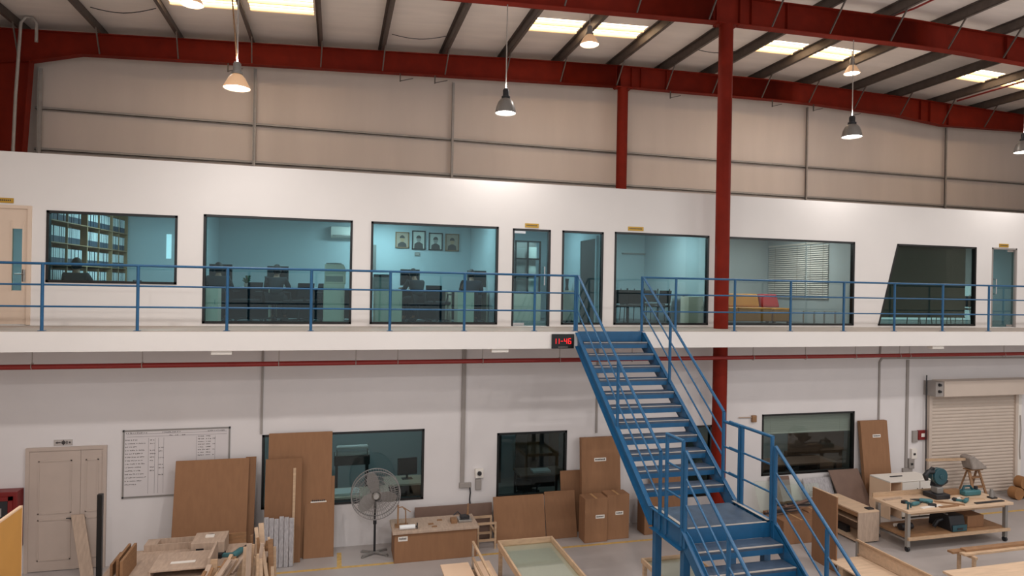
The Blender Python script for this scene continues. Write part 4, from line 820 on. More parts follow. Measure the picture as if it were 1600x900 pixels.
# ------------------------------------------------------------------ shop floor: boards and cartons along the wall
def lean(name, label, cat, x0, x1, yb, yt, zt, th, m, group=None, lab=None, dx=0):
    """board standing on the floor and leaning on the wall; lab=(x0,x1,z) adds a printed sticker"""
    t = thing(name, label, cat, ((x0+x1)/2, yb, 0), group=group); b = MB()
    b.add([(x0, yb, 0), (x1, yb, 0), (x1, yb+th, 0), (x0, yb+th, 0), (x0+dx, yt, zt), (x1+dx, yt, zt), (x1+dx, yt+th, zt), (x0+dx, yt+th, zt)], [(3, 2, 1, 0), (4, 5, 6, 7), (0, 1, 5, 4), (1, 2, 6, 5), (2, 3, 7, 6), (3, 0, 4, 7)])
    b.build('sheet', M[m], t, .004)
    if lab: sticker(t, lab[0], lab[1], lab[2], lambda z: yb+(yt-yb)*z/zt)
    return t
def sticker(t, x0, x1, z, yf, h=.075):
    s = MB(); y0, y1 = yf(z)-.003, yf(z+h)-.003
    s.add([(x0, y0, z), (x1, y0, z), (x1, y1, z+h), (x0, y1, z+h), (x0, y0+.002, z), (x1, y0+.002, z), (x1, y1+.002, z+h), (x0, y1+.002, z+h)], [(0, 1, 2, 3), (7, 6, 5, 4), (0, 4, 5, 1), (1, 5, 6, 2), (2, 6, 7, 3), (3, 7, 4, 0)])
    s = s.build('sticker', M['label'], t); i = MB(); n = 7; w = (x1-x0-.04)/n; y = min(y0, y1)-.002
    for k in range(n): i.box(x0+.02+k*w, x0+.02+k*w+w*.7, y, y+.001, z+h*.32, z+h*(.68 if k % 3 else .75))
    i.build('print', M['ink'], s)
lean('cardboard_sheet', 'wide cardboard sheet leaning below the whiteboard', 'cardboard', -2.84, -1.55, -.62, -.22, 1.95, .02, 'card')
t = lean('cardboard_sheet', 'narrow cardboard sheet edge showing behind the wide sheet below the whiteboard', 'cardboard', -1.62, -1.43, -.5, -.16, 1.95, .03, 'card2')
lean('cardboard_sheet', 'tallest cardboard sheet covering the left of the fan window', 'cardboard', -1.21, -.01, -.4, -.1, 2.375, .02, 'card')
lean('cardboard_sheet', 'cardboard strip with a white sticker left of the fan', 'cardboard', -.52, .05, -.46, -.18, 1.5, .025, 'card', lab=(-.4, -.1, 1.02))
lean('cardboard_sheet', 'medium cardboard sheet in front of the tallest sheet', 'cardboard', -1.24, -.57, -.6, -.34, 1.93, .03, 'card2')
lean('timber_batten', 'thin timber batten leaning on the medium cardboard sheet', 'timber', -.73, -.68, -.635, -.38, 1.75, .02, 'wood')
t = thing('wrapped_profiles', 'grey plastic wrapped bundle of profiles leaning on the cardboard', 'bundle', (-.95, -.7, 0))
for k in range(6):
    x = -1.22+k*.09; b = MB(); z1 = .93-.02*(k % 3)
    b.add([(x, -.78+.01*(k % 2), 0), (x+.085, -.78+.01*(k % 2), 0), (x+.085, -.73, 0), (x, -.73, 0), (x, -.7, z1), (x+.085, -.7, z1), (x+.085, -.655, z1), (x, -.655, z1)], [(3, 2, 1, 0), (4, 5, 6, 7), (0, 1, 5, 4), (1, 2, 6, 5), (2, 3, 7, 6), (3, 0, 4, 7)]); b.build('profile', M['foam'], t, .01)
lean('board_plank', 'grey board leaning against the double door', 'board', -4.33, -4.12, -.4, -.09, 1.02, .03, 'wood2', dx=-.27)
b = MB(); b.box(-3.83, -3.75, -1.24, -1.16, 0, 1.7); tag(b.build('steel_post', M['black'], loc=(-3.79, -1.2, 0), bevel=.006), 'black steel post standing in front of the double door', 'post')
t = thing('panel_board', 'tall yellow-brown panel on edge at the far left', 'panel', (-4.35, -4.1, 0)); MB().box(-4.26, -4.225, -5.6, -3.0, 0, 2.09).build('panel', M['yply'], t); MB().box(-4.262, -4.223, -5.6, -3.0, 2.091, 2.115).build('edge_band', M['edge'], t); MB().box(-4.262, -4.223, -2.999, -2.985, 0, 2.115).build('edge_band', M['edge'], t)
for y in (-3.3, -5.2): MB().box(-4.6, -4.2605, y-.03, y+.03, 0, .05).build('foot', M['wood'], t)
# carton work table with tools
t = thing('carton_chest', 'long low cardboard-clad chest with a timber top by the fan', 'chest', (1.98, -.7, 0)); MB().box(1.17, 2.78, -1.06, -.4, .0, .56).build('body', M['card'], t, .006); MB().box(1.13, 2.82, -1.1, -.36, .561, .61).build('top', M['wood2'], t, .006); sticker(t, 1.24, 1.42, .42, lambda z: -1.061, .09)
t = thing('wooden_stand', 'small wooden bow stand on the left of the carton chest', 'stand', (1.3, -.75, .611)); MB().box(1.24, 1.27, -.8, -.77, .611, 1.03).build('upright', M['woodd'], t); m = MB(); m.tube([(1.255, -.785, .98), (1.34, -.785, .99), (1.4, -.78, .92), (1.41, -.78, .7), (1.41, -.78, .64)], .012, 8); m.tube([(1.37, -.785, .97), (1.5, -.785, .88)], .009, 6); m.build('bow', M['woodd'], t); MB().box(1.2, 1.46, -.86, -.7, .611, .64).build('base', M['woodd'], t)
t = thing('paper_roll', 'white roll lying on the left of the carton chest', 'roll', (1.43, -.98, .65)); m = MB(); m.tube([(1.27, -.97, .655), (1.57, -.97, .655)], .044, 14); m.build('roll', M['paper'], t); m = MB(); m.tube([(1.57, -.97, .655), (1.6, -.97, .655)], .015, 8); m.box(1.6, 1.62, -.985, -.955, .611, .72); m.build('handle', M['dark'], t)
t = thing('small_vice', 'metal tool with a wooden handle on the right of the carton chest', 'tool', (2.6, -.72, .611)); MB().box(2.45, 2.72, -.85, -.6, .611, .66).build('base', M['steel'], t, .006); MB().box(2.5, 2.68, -.8, -.66, .661, .72).build('body', M['dark'], t, .01); m = MB(); m.tube([(2.66, -.7, .72), (2.67, -.69, .94)], [.025, .012], 10); m.build('handle', M['woodd'], t); m = MB(); m.tube([(2.52, -.73, .72), (2.45, -.73, .8), (2.36, -.75, .74)], .012, 6); m.build('lever', M['dark'], t)
tag(MB().box(2.3, 2.42, -.86, -.7, .611, .69).build('wood_block', M['woodd'], loc=(2.36, -.78, .611), bevel=.006), 'small wooden block beside the metal tool on the carton chest', 'block')
for x, y, l in ((1.9, -.8, 'small brown offcut in the middle of the carton chest top'), (2.1, -.62, 'thin dark offcut at the back of the carton chest top'), (1.95, -.95, 'brown offcut at the front of the carton chest top')):
    tag(MB().box(x-.05, x+.05, y-.02, y+.02, .611, .63).build('wood_offcut', M['woodd'], loc=(x, y, .611)), l, 'offcut')
lean('long_board', 'long dark brown board on edge behind the carton chest', 'board', 1.66, 3.3, -.22, -.12, .73, .025, 'mdf')
t = thing('trestle', 'low timber trestle frame between the chest and the cardboard', 'trestle', (3.05, -.55, 0))
for y in (-.75, -.35): MB().box(2.85, 3.25, y-.02, y+.02, .5, .54).build('rail', M['wood'], t); MB().box(2.85, 3.25, y-.02, y+.02, .16, .2).build('rail', M['wood'], t)
for x in (2.87, 3.23):
    for y in (-.75, -.35): MB().box(x-.02, x+.02, y-.0195, y+.0195, 0, .499 if False else .16).box(x-.02, x+.02, y-.0195, y+.0195, .2, .5).build('leg', M['wood'], t)
for x in (2.87, 3.23): MB().box(x-.02, x+.02, -.729, -.371, .3, .34).build('stretcher', M['wood'], t)
lean('cardboard_sheet', 'low wide cardboard sheet lying against the middle window', 'cardboard', 3.28, 4.4, -.52, -.3, .9, .02, 'card')
lean('cardboard_sheet', 'low cardboard sheet overlapping the right end of the wide one', 'cardboard', 4.41, 5.1, -.54, -.3, .94, .022, 'card2')
lean('cardboard_sheet', 'cardboard sheet behind the cartons at the middle window edge', 'cardboard', 4.85, 5.5, -.25, -.06, 1.3, .02, 'card2')
def carton(x0, x1, y0, y1, z0, z1, label, st=None, m='card'):
    t = thing('carton', label, 'carton', ((x0+x1)/2, (y0+y1)/2, z0)); MB().box(x0, x1, y0, y1, z0, z1).build('box', M[m], t, .006); MB().box((x0+x1)/2-.025, (x0+x1)/2+.025, y0-.001, y1, z1+.0005, z1+.002).build('tape_strip', M['tape'], t)
    if st: sticker(t, st[0], st[1], st[2], lambda z: y0)
    return t
lean('cardboard_carton', 'tall flat carton with a sticker behind the two small cartons', 'carton', 5.28, 6.2, -.36, -.2, 2.03, .12, 'card', lab=(5.58, 5.86, 1.52))
carton(5.12, 5.63, -.9, -.55, 0, .92, 'left of the two small cartons with stickers', (5.36, 5.56, .5)); carton(5.65, 6.16, -.83, -.5, 0, .95, 'right of the two small cartons with stickers', (5.84, 6.02, .52))
carton(6.56, 6.95, -.75, -.4, 0, .95, 'carton half hidden behind the stair stringer', m='card2'); lean('cardboard_sheet', 'cardboard sheet leaning behind the stair treads', 'cardboard', 7.0, 7.8, -.5, -.2, 1.2, .03, 'card2')
# right-hand wall
lean('cardboard_sheet', 'tall cardboard sheet with a sticker between the lower right window and the shutter', 'cardboard', 12.8, 13.62, -.36, -.14, 2.13, .1, 'card', lab=(13.1, 13.34, 1.72), dx=-.05)
lean('dark_board', 'dark brown board leaning under the lower right window', 'board', 11.95, 12.82, -.6, -.14, .95, .03, 'mdf', dx=-.12)
t = thing('white_cabinet', 'white cabinet carcass behind the workbench', 'cabinet', (13.3, -.75, 0)); wz = .9
MB().box(12.72, 14.1, -1.12, -.5, wz-.03, wz).build('top', M['label'], t, .004)
for x in (12.72, 13.05, 14.08): MB().box(x, x+.02, -1.12, -.5, 0, wz-.031).build('side_panel', M['edge'], t)
MB().box(12.741, 14.079, -.52, -.5, .02, wz-.031).build('back_panel', M['ply'], t); MB().box(12.741, 13.049, -1.1, -.521, .3, .32).build('shelf', M['edge'], t)
for a, b in ((13.06, 13.56), (13.58, 14.08)): d = MB().box(a, b, -1.142, -1.122, .05, wz-.035).build('door', M['label'], t); m = MB(); m.ball((b-.07 if a < 13.3 else a+.05, -1.155, wz-.2), .016, 8); m.build('knob', M['dark'], d)
tag(MB().box(13.05, 13.4, -.8, -.77, wz+.001, wz+.02).build('pencil_strip', M['dark'], loc=(13.2, -.8, wz)), 'thin dark strip lying on the white cabinet', 'strip')
# stacked materials between landing and brown board
lean('glass_sheet', 'bluish glass sheet leaning right of the landing', 'glass', 9.7, 10.9, -.5, -.15, .8, .012, 'clear'); lean('glass_sheet', 'second glass sheet leaning in front, right of the landing', 'glass', 10.3, 11.4, -.62, -.3, .72, .012, 'clear')
lean('cardboard_sheet', 'brown sheet under the left of the lower right window', 'cardboard', 10.2, 10.75, -.3, -.06, .86, .02, 'mdf'); lean('board_plank', 'blue-grey board leaning beside the dark brown board', 'board', 11.1, 11.9, -.45, -.12, .78, .03, 'foam')
carton(9.2, 10.1, -1.9, -1.2, 0, .5, 'large brown carton on the floor right of the landing', m='card2'); carton(10.15, 10.6, -1.5, -1.0, 0, .5, 'brown carton behind the tall brown board', m='card')
for k in range(9):
    m = MB(); a = rnd.uniform(-.5, .5); x = 9.3+.09*k; m.bar((x-.4*math.cos(a), -1.55+.25*math.sin(a), .53+.03*k), (x+.4*math.cos(a), -1.55-.2*math.sin(a), .56+.03*k), .05, .03)
    tag(m.build('dark_offcut', M['dark'] if k % 2 else M['mdf'], loc=(x, -1.55, .53)), 'dark offcut strip piled on the large carton right of the landing', 'offcut', 'dark offcuts on the carton')
# rolls at the shutter's right jamb
for x, z, l in ((17.38, .001, 'brown roll lying left at the foot of the right shutter jamb'), (17.72, .001, 'brown roll lying right at the foot of the right shutter jamb'), (17.58, .27, 'brown roll on top of the two others by the shutter')):
    m = MB(); m.tube([(x, -.62, z+.16), (x, -.42, z+.16)], .16, 18); tag(m.build('packing_roll', M['roll'], loc=(x, -.5, z)), l, 'roll')
# wooden ladder with a bag
t = thing('step_ladder', 'wooden step ladder in front of the shutter', 'ladder', (15.95, -.7, 0))
for x in (15.62, 16.05):
    m = MB(); m.bar((x, -.9, 0), (x+(.06 if x < 16 else -.06), -.62, .88), .07, .03); m.build('rail', M['woodd'], t); m = MB(); m.bar((x, -.3, 0), (x+(.06 if x < 16 else -.06), -.57, .88), .05, .025); m.build('back_leg', M['woodd'], t)
for k in range(3): MB().box(15.68, 16.0, -.88+.08*k, -.76+.08*k, .25+.22*k, .275+.22*k).build('step', M['woodd'], t)
MB().box(15.62, 16.05, -.7, -.5, .881, .91).build('cap', M['woodd'], t)
b = MB(); b.add([(15.55, -.75, 1.22), (15.68, -.75, 1.28), (16.12, -.75, .98), (16.12, -.75, .915), (15.66, -.75, .915), (15.55, -.45, 1.22), (15.68, -.45, 1.28), (16.12, -.45, .98), (16.12, -.45, .915), (15.66, -.45, .915)], [(0, 1, 2, 3, 4), (9, 8, 7, 6, 5), (0, 5, 6, 1), (1, 6, 7, 2), (2, 7, 8, 3), (3, 8, 9, 4), (4, 9, 5, 0)])
tag(b.build('cloth_bag', M['wrap'], loc=(15.85, -.6, .915), bevel=.03), 'grey cloth bag on top of the step ladder', 'bag')
m = MB(); m.bar((14.35, -.6, 1.2), (15.56, -.6, 1.16), .05, .06); tag(m.build('wooden_pole', M['wood'], loc=(15.5, -.6, 1.2)), 'thin wooden pole sticking out left from the cloth bag', 'pole')
# ------------------------------------------------------------------ pedestal fan
FX, FY, FZ = .83, -.52, 1.22; t = thing('pedestal_fan', 'large grey pedestal fan in front of the window', 'fan', (FX, FY, 0)); RR = .47
for k in range(4):
    a = math.pi/4+k*math.pi/2; m = MB(); m.bar((FX, FY, .05), (FX+.33*math.cos(a), FY+.2*math.sin(a), .035), .05, .03); m.lathe([(0, 0), (.03, 0), (.03, .03), (0, .03)], (FX+.33*math.cos(a), FY+.2*math.sin(a), 0), 8); m.build('base_leg', M['bowl'], t)
m = MB(); m.tube([(FX, FY, .03), (FX, FY, FZ-.1)], .022, 12); m.tube([(FX, FY, .6), (FX, FY, .68)], .034, 12); m.build('pole', M['dark'], t)
m = MB(); m.tube([(FX, FY-.02, FZ), (FX, FY+.1, FZ), (FX, FY+.2, FZ), (FX, FY+.24, FZ)], [.09, .1, .085, .04], 16); m.bar((FX, FY, FZ-.12), (FX, FY+.05, FZ-.02), .07, .05); m.build('motor', M['bowl'], t)
c = MB()
for yy, sg in ((FY-.2, -1), (FY+.02, 1)):
    for r in (.1, .17, .24, .31, .38, RR): c.tube([(FX+r*math.cos(j*math.pi/18), yy+(.05*sg*(1-(r/RR)**2)), FZ+r*math.sin(j*math.pi/18)) for j in range(36)], .0035 if r < RR else .01, 5, True)
    for j in range(60):
        a = j*math.pi/30; pts = [(FX+r*math.cos(a), yy+.05*sg*(1-(r/RR)**2), FZ+r*math.sin(a)) for r in (.1, .25, .38, RR)]; c.tube(pts+[(FX+RR*math.cos(a), FY-.09, FZ+RR*math.sin(a))], .003, 4)
c.build('guard', M['wire'], t)
for k in range(3):
    m = MB(); T = Matrix.Translation((FX, FY-.09, FZ)) @ Matrix.Rotation(.35+k*2*math.pi/3, 4, 'Y'); vs = []; fs = []
    for i in range(7):
        r = .06+.36*i/6; w_ = .05+.08*math.sin(math.pi*(i+.6)/7); tw = .55-.25*i/6
        for s in (-1, 1): vs += [(r, -s*w_*math.sin(tw)-.003, s*w_*math.cos(tw)+.03*i/6), (r, -s*w_*math.sin(tw)+.003, s*w_*math.cos(tw)+.03*i/6)]
    for i in range(6): b0_ = i*4; b1_ = b0_+4; fs += [(b0_, b0_+2, b1_+2, b1_), (b0_+1, b1_+1, b1_+3, b0_+3), (b0_, b1_, b1_+1, b0_+1), (b0_+2, b0_+3, b1_+3, b1_+2)]
    m.add(vs, fs+[(0, 1, 3, 2), (24, 26, 27, 25)], 0, T); m.build('blade', M['bowl'], t)
m = MB(); m.tube([(FX, FY-.27, FZ), (FX, FY-.24, FZ), (FX, FY-.03, FZ)], [.05, .075, .06], 18); m.build('hub', M['steel'], t)
# ------------------------------------------------------------------ workbench with tools, right
t = thing('workbench', 'pale timber workbench on steel legs with castors, covered in tools', 'workbench', (12.9, -2.3, 0)); bx0, bx1, by0, by1, bz = 11.45, 14.28, -2.84, -1.86, .86
MB().box(bx0, bx1, by0, by1, bz-.05, bz).build('benchtop', M['ply'], t, .004); MB().box(bx0+.06, bx1-.06, by0+.06, by1-.06, .27, .3).build('lower_shelf', M['woodd'], t); MB().box(bx0+.05, bx1-.05, by0+.02, by0+.059, .24, .3).build('shelf_edge', M['wood'], t)
for x in (bx0+.09, bx1-.12):
    for y in (by0+.09, by1-.12):
        L = MB().box(x-.035, x+.035, y-.035, y+.035, .1, bz-.051).build('leg', M['steel'] if x < 12 else M['bowl'], t); m = MB(); m.tube([(x-.025, y, .05), (x+.025, y, .05)], .05, 12); m.box(x-.03, x+.03, y-.02, y+.03, .06, .099); m.build('castor', M['dark'], L)
for y in (by0+.09, by1-.12): MB().box(bx0+.126, bx1-.156, y-.02, y+.02, bz-.11, bz-.052).build('apron', M['wood'], t)
for x in (bx0+.09, bx1-.12): MB().box(x-.02, x+.02, by0+.126, by1-.156, .2, .24).build('stretcher', M['bowl'], t)
MB().box(bx0+.02, bx1-.9, by1-.05, by1-.02, bz+.001, bz+.1).build('back_ledge', M['wood'], t)
Z = bz+.001
t = thing('chop_saw', 'teal chop saw with a round guard on the workbench', 'saw', (12.98, -2.2, Z)); MB().box(12.72, 13.1, -2.36, -2.0, Z, Z+.1).build('base', M['dark'], t, .01); MB().box(12.83, 13.0, -2.28, -2.1, Z+.1, Z+.24).build('turntable', M['bowl'], t, .02)
m = MB(); m.prism([(12.86, Z+.22), (13.02, Z+.22), (13.2, Z+.3), (13.22, Z+.36), (13.0, Z+.4), (12.88, Z+.34)], 'y', -2.2, -2.05); m.build('arm', M['dark'], t, .01)
m = MB(); m.tube([(12.95, -2.26, Z+.47), (12.95, -2.13, Z+.47)], .18, 28); m.tube([(12.95, -2.275, Z+.47), (12.95, -2.26, Z+.47)], .05, 16); m.build('blade_guard', M['teal'], t, .012); m = MB(); m.tube([(12.95, -2.2, Z+.47), (12.95, -2.19, Z+.47)], .186, 28); m.build('saw_blade', M['steel'], t)
m = MB(); m.tube([(12.93, -2.12, Z+.46), (12.93, -1.96, Z+.46)], .1, 18); m.build('motor', M['teal'], t); m = MB(); m.tube([(12.82, -2.19, Z+.56), (12.66, -2.19, Z+.58), (12.58, -2.19, Z+.5), (12.62, -2.19, Z+.4)], [.05, .045, .055, .04], 10); m.tube([(12.66, -2.19, Z+.58), (12.76, -2.19, Z+.66), (12.82, -2.19, Z+.64)], .026, 8); m.build('handle', M['dark'], t)
def drill(loc, rz, label, m='tealp', s=1):
    t = thing('cordless_drill', label, 'drill', loc, rz, world=False); b = MB(); b.tube([(-.13*s, 0, .045*s), (-.1*s, 0, .045*s), (.06*s, 0, .045*s), (.1*s, 0, .045*s)], [.03*s, .042*s, .042*s, .03*s], 12); b.build('motor_body', M[m], t)
    b = MB(); b.tube([(.1*s, 0, .045*s), (.17*s, 0, .045*s), (.26*s, 0, .045*s)], [.024*s, .02*s, .006*s], 10); b.build('chuck', M['dark'], t); b = MB(); b.bar((-.04*s, .02, .03*s), (-.07*s, .17*s, .025*s), .045*s, .04*s); b.build('grip', M[m], t); b = MB(); b.box(-.13*s, -.01, .165*s, .235*s, 0, .055*s); b.build('battery', M['dark'], t); return t
drill((11.95, -2.55, Z), .2, 'black and teal power drill at the front left of the workbench'); drill((12.3, -2.45, Z), 2.6, 'teal power drill lying in the middle left of the workbench', s=1.1); drill((13.25, -2.6, Z), .5, 'teal power drill in the centre front of the workbench')
t = thing('belt_sander', 'pale teal belt sander at the right rear of the workbench', 'sander', (13.85, -2.2, Z)); MB().box(13.6, 14.05, -2.3, -2.1, Z, Z+.12).build('body', M['tealp'], t, .03); m = MB(); m.tube([(13.62, -2.2, Z+.12), (13.66, -2.2, Z+.2), (13.82, -2.2, Z+.2), (13.9, -2.2, Z+.12)], .025, 8); m.build('handle', M['teal'], t); m = MB(); m.tube([(13.97, -2.22, Z+.13), (13.97, -2.22, Z+.19)], .04, 12); m.build('knob', M['dark'], t)
t = thing('glue_clamp', 'dark upright clamp at the right end of the workbench', 'clamp', (14.1, -2.5, Z)); m = MB(); m.tube([(14.08, -2.5, Z), (14.08, -2.5, Z+.2)], [.05, .03], 10); m.tube([(14.15, -2.5, Z), (14.13, -2.5, Z+.16)], .02, 8); m.build('body', M['bowl'], t); MB().box(14.02, 14.18, -2.56, -2.44, Z, Z+.03).build('base', M['dark'], t)
t = thing('hand_clamp', 'small dark clamp at the left front corner of the workbench', 'clamp', (11.6, -2.72, Z)); m = MB(); m.tube([(11.57, -2.72, Z), (11.57, -2.72, Z+.15)], .018, 8); m.tube([(11.57, -2.72, Z+.14), (11.64, -2.72, Z+.12), (11.64, -2.72, Z+.03)], .018, 8); m.build('jaw', M['teal'], t); m = MB(); m.tube([(11.64, -2.72, Z+.13), (11.64, -2.72, Z+.19)], .01, 6); m.build('screw', M['steel'], t)
tag(MB().lathe([(0, 0), (.04, 0), (.04, .09), (.03, .1), (0, .1)], n=16).build('glue_pot', M['label'], loc=(11.72, -2.42, Z)), 'small white pot at the left rear of the workbench', 'pot')
tag(MB().box(13.15, 13.6, -2.15, -2.05, Z, Z+.12).build('wood_block', M['woodd'], loc=(13.4, -2.1, Z), bevel=.005), 'brown wooden block beside the chop saw', 'block')
bl = ['front left', 'left', 'centre', 'front centre', 'right', 'front right', 'rear left', 'middle']
for k, (x, y, a, L_, mm) in enumerate(((12.2, -2.7, .1, .6, 'label'), (12.55, -2.35, -.5, .5, 'wood'), (12.8, -2.6, -.6, .55, 'woodd'), (12.6, -2.76, .05, .5, 'woodd'), (13.6, -2.45, -.3, .5, 'wood'), (13.75, -2.72, .03, .8, 'dark'), (11.8, -2.1, .1, .5, 'wood2'), (13.2, -2.4, .2, .4, 'label'))):
    m = MB(); m.box(-L_/2, L_/2, -.035, .035, 0, .018); o = m.build('timber_strip', M[mm], loc=None); o.location = (x, y, Z+.02*(k % 2)*0); o.rotation_euler = (0, 0, a); tag(o, f'{"pale" if mm in ("label", "wood", "wood2") else "dark"} strip lying on the {bl[k]} part of the workbench', 'strip')
t = thing('dust_extractor', 'dark blue machine box on the lower shelf of the workbench', 'machine', (12.9, -2.4, .301)); m = MB(); m.prism([(-2.74, .301), (-2.15, .301), (-2.2, .62), (-2.66, .62)], 'x', 12.72, 13.12); m.build('body', M['dark'], t, .02); MB().box(12.73, 13.11, -2.75, -2.741, .31, .44).build('front_panel', M['teal'], t); MB().box(12.85, 13.0, -2.757, -2.751, .34, .38).build('grille', M['dark'], t); m = MB(); m.tube([(12.71, -2.5, .5), (12.6, -2.5, .48), (12.55, -2.45, .34)], .04, 10); m.build('hose', M['dark'], t); m = MB(); m.tube([(12.74, -2.6, .63), (12.74, -2.3, .66), (13.05, -2.3, .66)], .02, 8); m.build('handle', M['bowl'], t)
tag(MB().box(13.3, 13.75, -2.6, -2.1, .301, .55).build('carton', M['card'], loc=(13.5, -2.35, .301), bevel=.006), 'small brown carton on the lower shelf of the workbench', 'carton')
t = thing('grinder', 'black and white power tool at the left of the lower shelf', 'tool', (11.85, -2.3, .301)); m = MB(); m.tube([(11.7, -2.4, .38), (12.0, -2.4, .38)], .07, 12); m.build('body', M['dark'], t); m = MB(); m.tube([(11.75, -2.2, .34), (12.05, -2.25, .34)], .035, 10); m.build('nozzle', M['label'], t); MB().box(11.75, 11.95, -2.45, -2.35, .301, .4).build('foot', M['dark'], t)
# cabinet carcass left of the workbench
t = thing('cabinet_carcass', 'unfinished plywood cabinet with an open left side beside the workbench', 'cabinet', (11.15, -1.6, 0)); cx0, cx1, cy0, cy1, cz = 10.82, 11.36, -2.2, -1.0, .68
MB().box(cx0, cx1, cy0, cy1, cz-.03, cz).build('top', M['ply'], t, .003); MB().box(cx0, cx1, cy0, cy0+.025, .03, cz-.031).build('end_panel', M['wood2'], t); MB().box(cx0, cx1, cy1-.025, cy1, .03, cz-.031).build('end_panel', M['wood2'], t)
MB().box(cx1-.02, cx1, cy0+.026, cy1-.026, .03, cz-.031).build('back_panel', M['wood2'], t); MB().box(cx0, cx1-.021, cy0+.026, cy1-.026, .03, .06).build('bottom', M['ply'], t); MB().box(cx0+.1, cx1-.021, cy0+.026, cy1-.026, .4, .42).build('shelf', M['ply'], t); MB().box(cx0, cx0+.02, cy0+.026, cy1-.026, cz-.11, cz-.031).build('front_rail', M['woodd'], t)
for y in (cy0+.06, cy1-.06):
    for x in (cx0+.06, cx1-.06): MB().box(x-.03, x+.03, y-.03, y+.03, 0, .029).build('foot', M['dark'], t)
MB().box(cx0+.15, cx0+.25, -1.7, -1.4, .061, .2).build('bracket', M['dark'], t)
tag(MB().box(11.15, 11.3, -2.12, -2.0, cz+.001, cz+.025).build('sanding_block', M['dark'], loc=(11.2, -2.05, cz)), 'small dark block on the unfinished cabinet top', 'block')
# tall brown board on edge right of the stairs
t = thing('brown_board', 'tall brown board on edge right of the lower stairs', 'board', (9.3, -2.95, 0)); MB().box(9.3, 9.33, -3.28, -2.62, 0, 1.43).build('board', M['card2'], t); MB().box(9.298, 9.332, -3.28, -2.62, 1.431, 1.445).build('edge_band', M['wood'], t); MB().box(9.331, 9.55, -2.98, -2.92, 0, .05).build('foot', M['wood'], t)
# ------------------------------------------------------------------ foreground, bottom right
t = thing('panel_stand', 'timber frame with a brown sheet at the bottom right foreground', 'frame', (9.72, -4.2, 0)); px_ = 9.97
p0_, p1_ = at(1337, 842, Z=.5), at(1480, 900, Z=.5)
fx = p0_.x; fy0, fy1 = -5.6, p0_.y; ZT = .5
MB().box(fx, fx+.035, fy0, fy1, ZT-.035, ZT).build('top_rail', M['wood'], t); MB().box(fx, fx+.035, fy1-.05, fy1, 0, ZT-.036).build('post', M['steel'], t); MB().box(fx, fx+.035, fy0, fy0+.05, 0, ZT-.036).build('post', M['steel'], t); MB().box(fx, fx+.03, fy0+.051, fy1-.051, .2, .23).build('lower_rail', M['wood'], t); MB().box(fx+.036, fx+.05, fy0, fy1, .02, ZT-.01).build('sheet', M['ply'], t)
t = thing('plywood_panel', 'pale plywood sheet on blocks beside the timber frame', 'panel', (9.6, -4, 0)); MB().box(9.2, 9.95, -5.2, -3.2, .2, .225).build('sheet', M['ply'], t)
for y in (-3.5, -4.8): MB().box(9.22, 9.92, y-.05, y+.05, 0, .199).build('bearer', M['wood'], t)
q = at(1500, 890, Z=.5); t = thing('low_trolley', 'low timber trolley top at the bottom right corner', 'table', (11.4, -4.9, 0)); MB().box(10.35, 13.0, -5.7, -4.62, .46, .5).build('top', M['ply'], t, .004)
for x in (10.45, 12.9):
    for y in (-5.6, -4.72): MB().box(x-.035, x+.035, y-.035, y+.035, 0, .459).build('leg', M['wood'], t)
for k, (y, z) in enumerate(((-4.02, .5), (-4.16, .5), (-4.08, .545))):
    tag(MB().box(11.2+.12*k, 13.6, y-.06, y+.06, z+.001 if k < 2 else .542, z+.041 if k < 2 else .582).build('timber_plank', M['wood'] if k % 2 else M['woodd'], loc=(12.4, y, z), bevel=.003), ('lower far timber plank of the pile at the right edge', 'lower near timber plank of the pile at the right edge', 'timber plank on top of the pile at the right edge')[k], 'timber')
t = thing('trestle', 'timber trestle under the planks at the right edge', 'trestle', (12.3, -4.1, 0))
for x in (11.5, 13.2):
    MB().box(x-.03, x+.03, -4.3, -3.9, .45, .499).build('beam', M['wood'], t)
    for y in (-4.25, -3.95): MB().box(x-.025, x+.025, y-.025, y+.025, 0, .449).build('leg', M['wood'], t)
# ------------------------------------------------------------------ foreground, bottom centre
def tray(x0, x1, y0, y1, z, d, label, legs=True):
    t = thing('glass_tray', label, 'tray table', ((x0+x1)/2, (y0+y1)/2, 0)); w_ = .035
    for q in ((x0, x0+w_, y0, y1), (x1-w_, x1, y0, y1), (x0+w_+.001, x1-w_-.001, y0, y0+w_), (x0+w_+.001, x1-w_-.001, y1-w_, y1)): MB().box(q[0], q[1], q[2], q[3], z-d, z).build('rim', M['wood'], t, .003)
    MB().box(x0+w_, x1-w_, y0+w_, y1-w_, z-d+.02, z-d+.032).build('glass_top', M['clear'], t); MB().box(x0+w_, x1-w_, y0+w_, y1-w_, z-d, z-d+.015).build('base_board', M['canvas'], t)
    if legs:
        for x in (x0+.05, x1-.05):
            for y in (y0+.05, y1-.05): MB().box(x-.03, x+.03, y-.03, y+.03, 0, z-d-.001).build('leg', M['wood'], t)
    return t
tray(2.87, 3.9, -4.4, -2.37, .8, .12, 'long timber tray table with a pale green glass top, bottom centre'); tray(5.12, 6.1, -4.9, -3.5, .74, .08, 'timber tray table with a green glass top under the landing')
t = thing('timber_stand', 'open timber frame left of the glass tray table', 'frame', (2.44, -3.2, 0)); x = 2.44
MB().box(x-.02, x+.02, -4.4, -2.29, .765, .8).build('top_rail', M['wood'], t); MB().box(x-.018, x+.018, -2.33, -2.29, 0, .764).build('post', M['steel'], t); MB().box(x-.018, x+.018, -4.4, -4.36, 0, .764).build('post', M['steel'], t); MB().box(x-.018, x+.018, -4.359, -2.331, .5, .53).build('lower_rail', M['wood'], t)
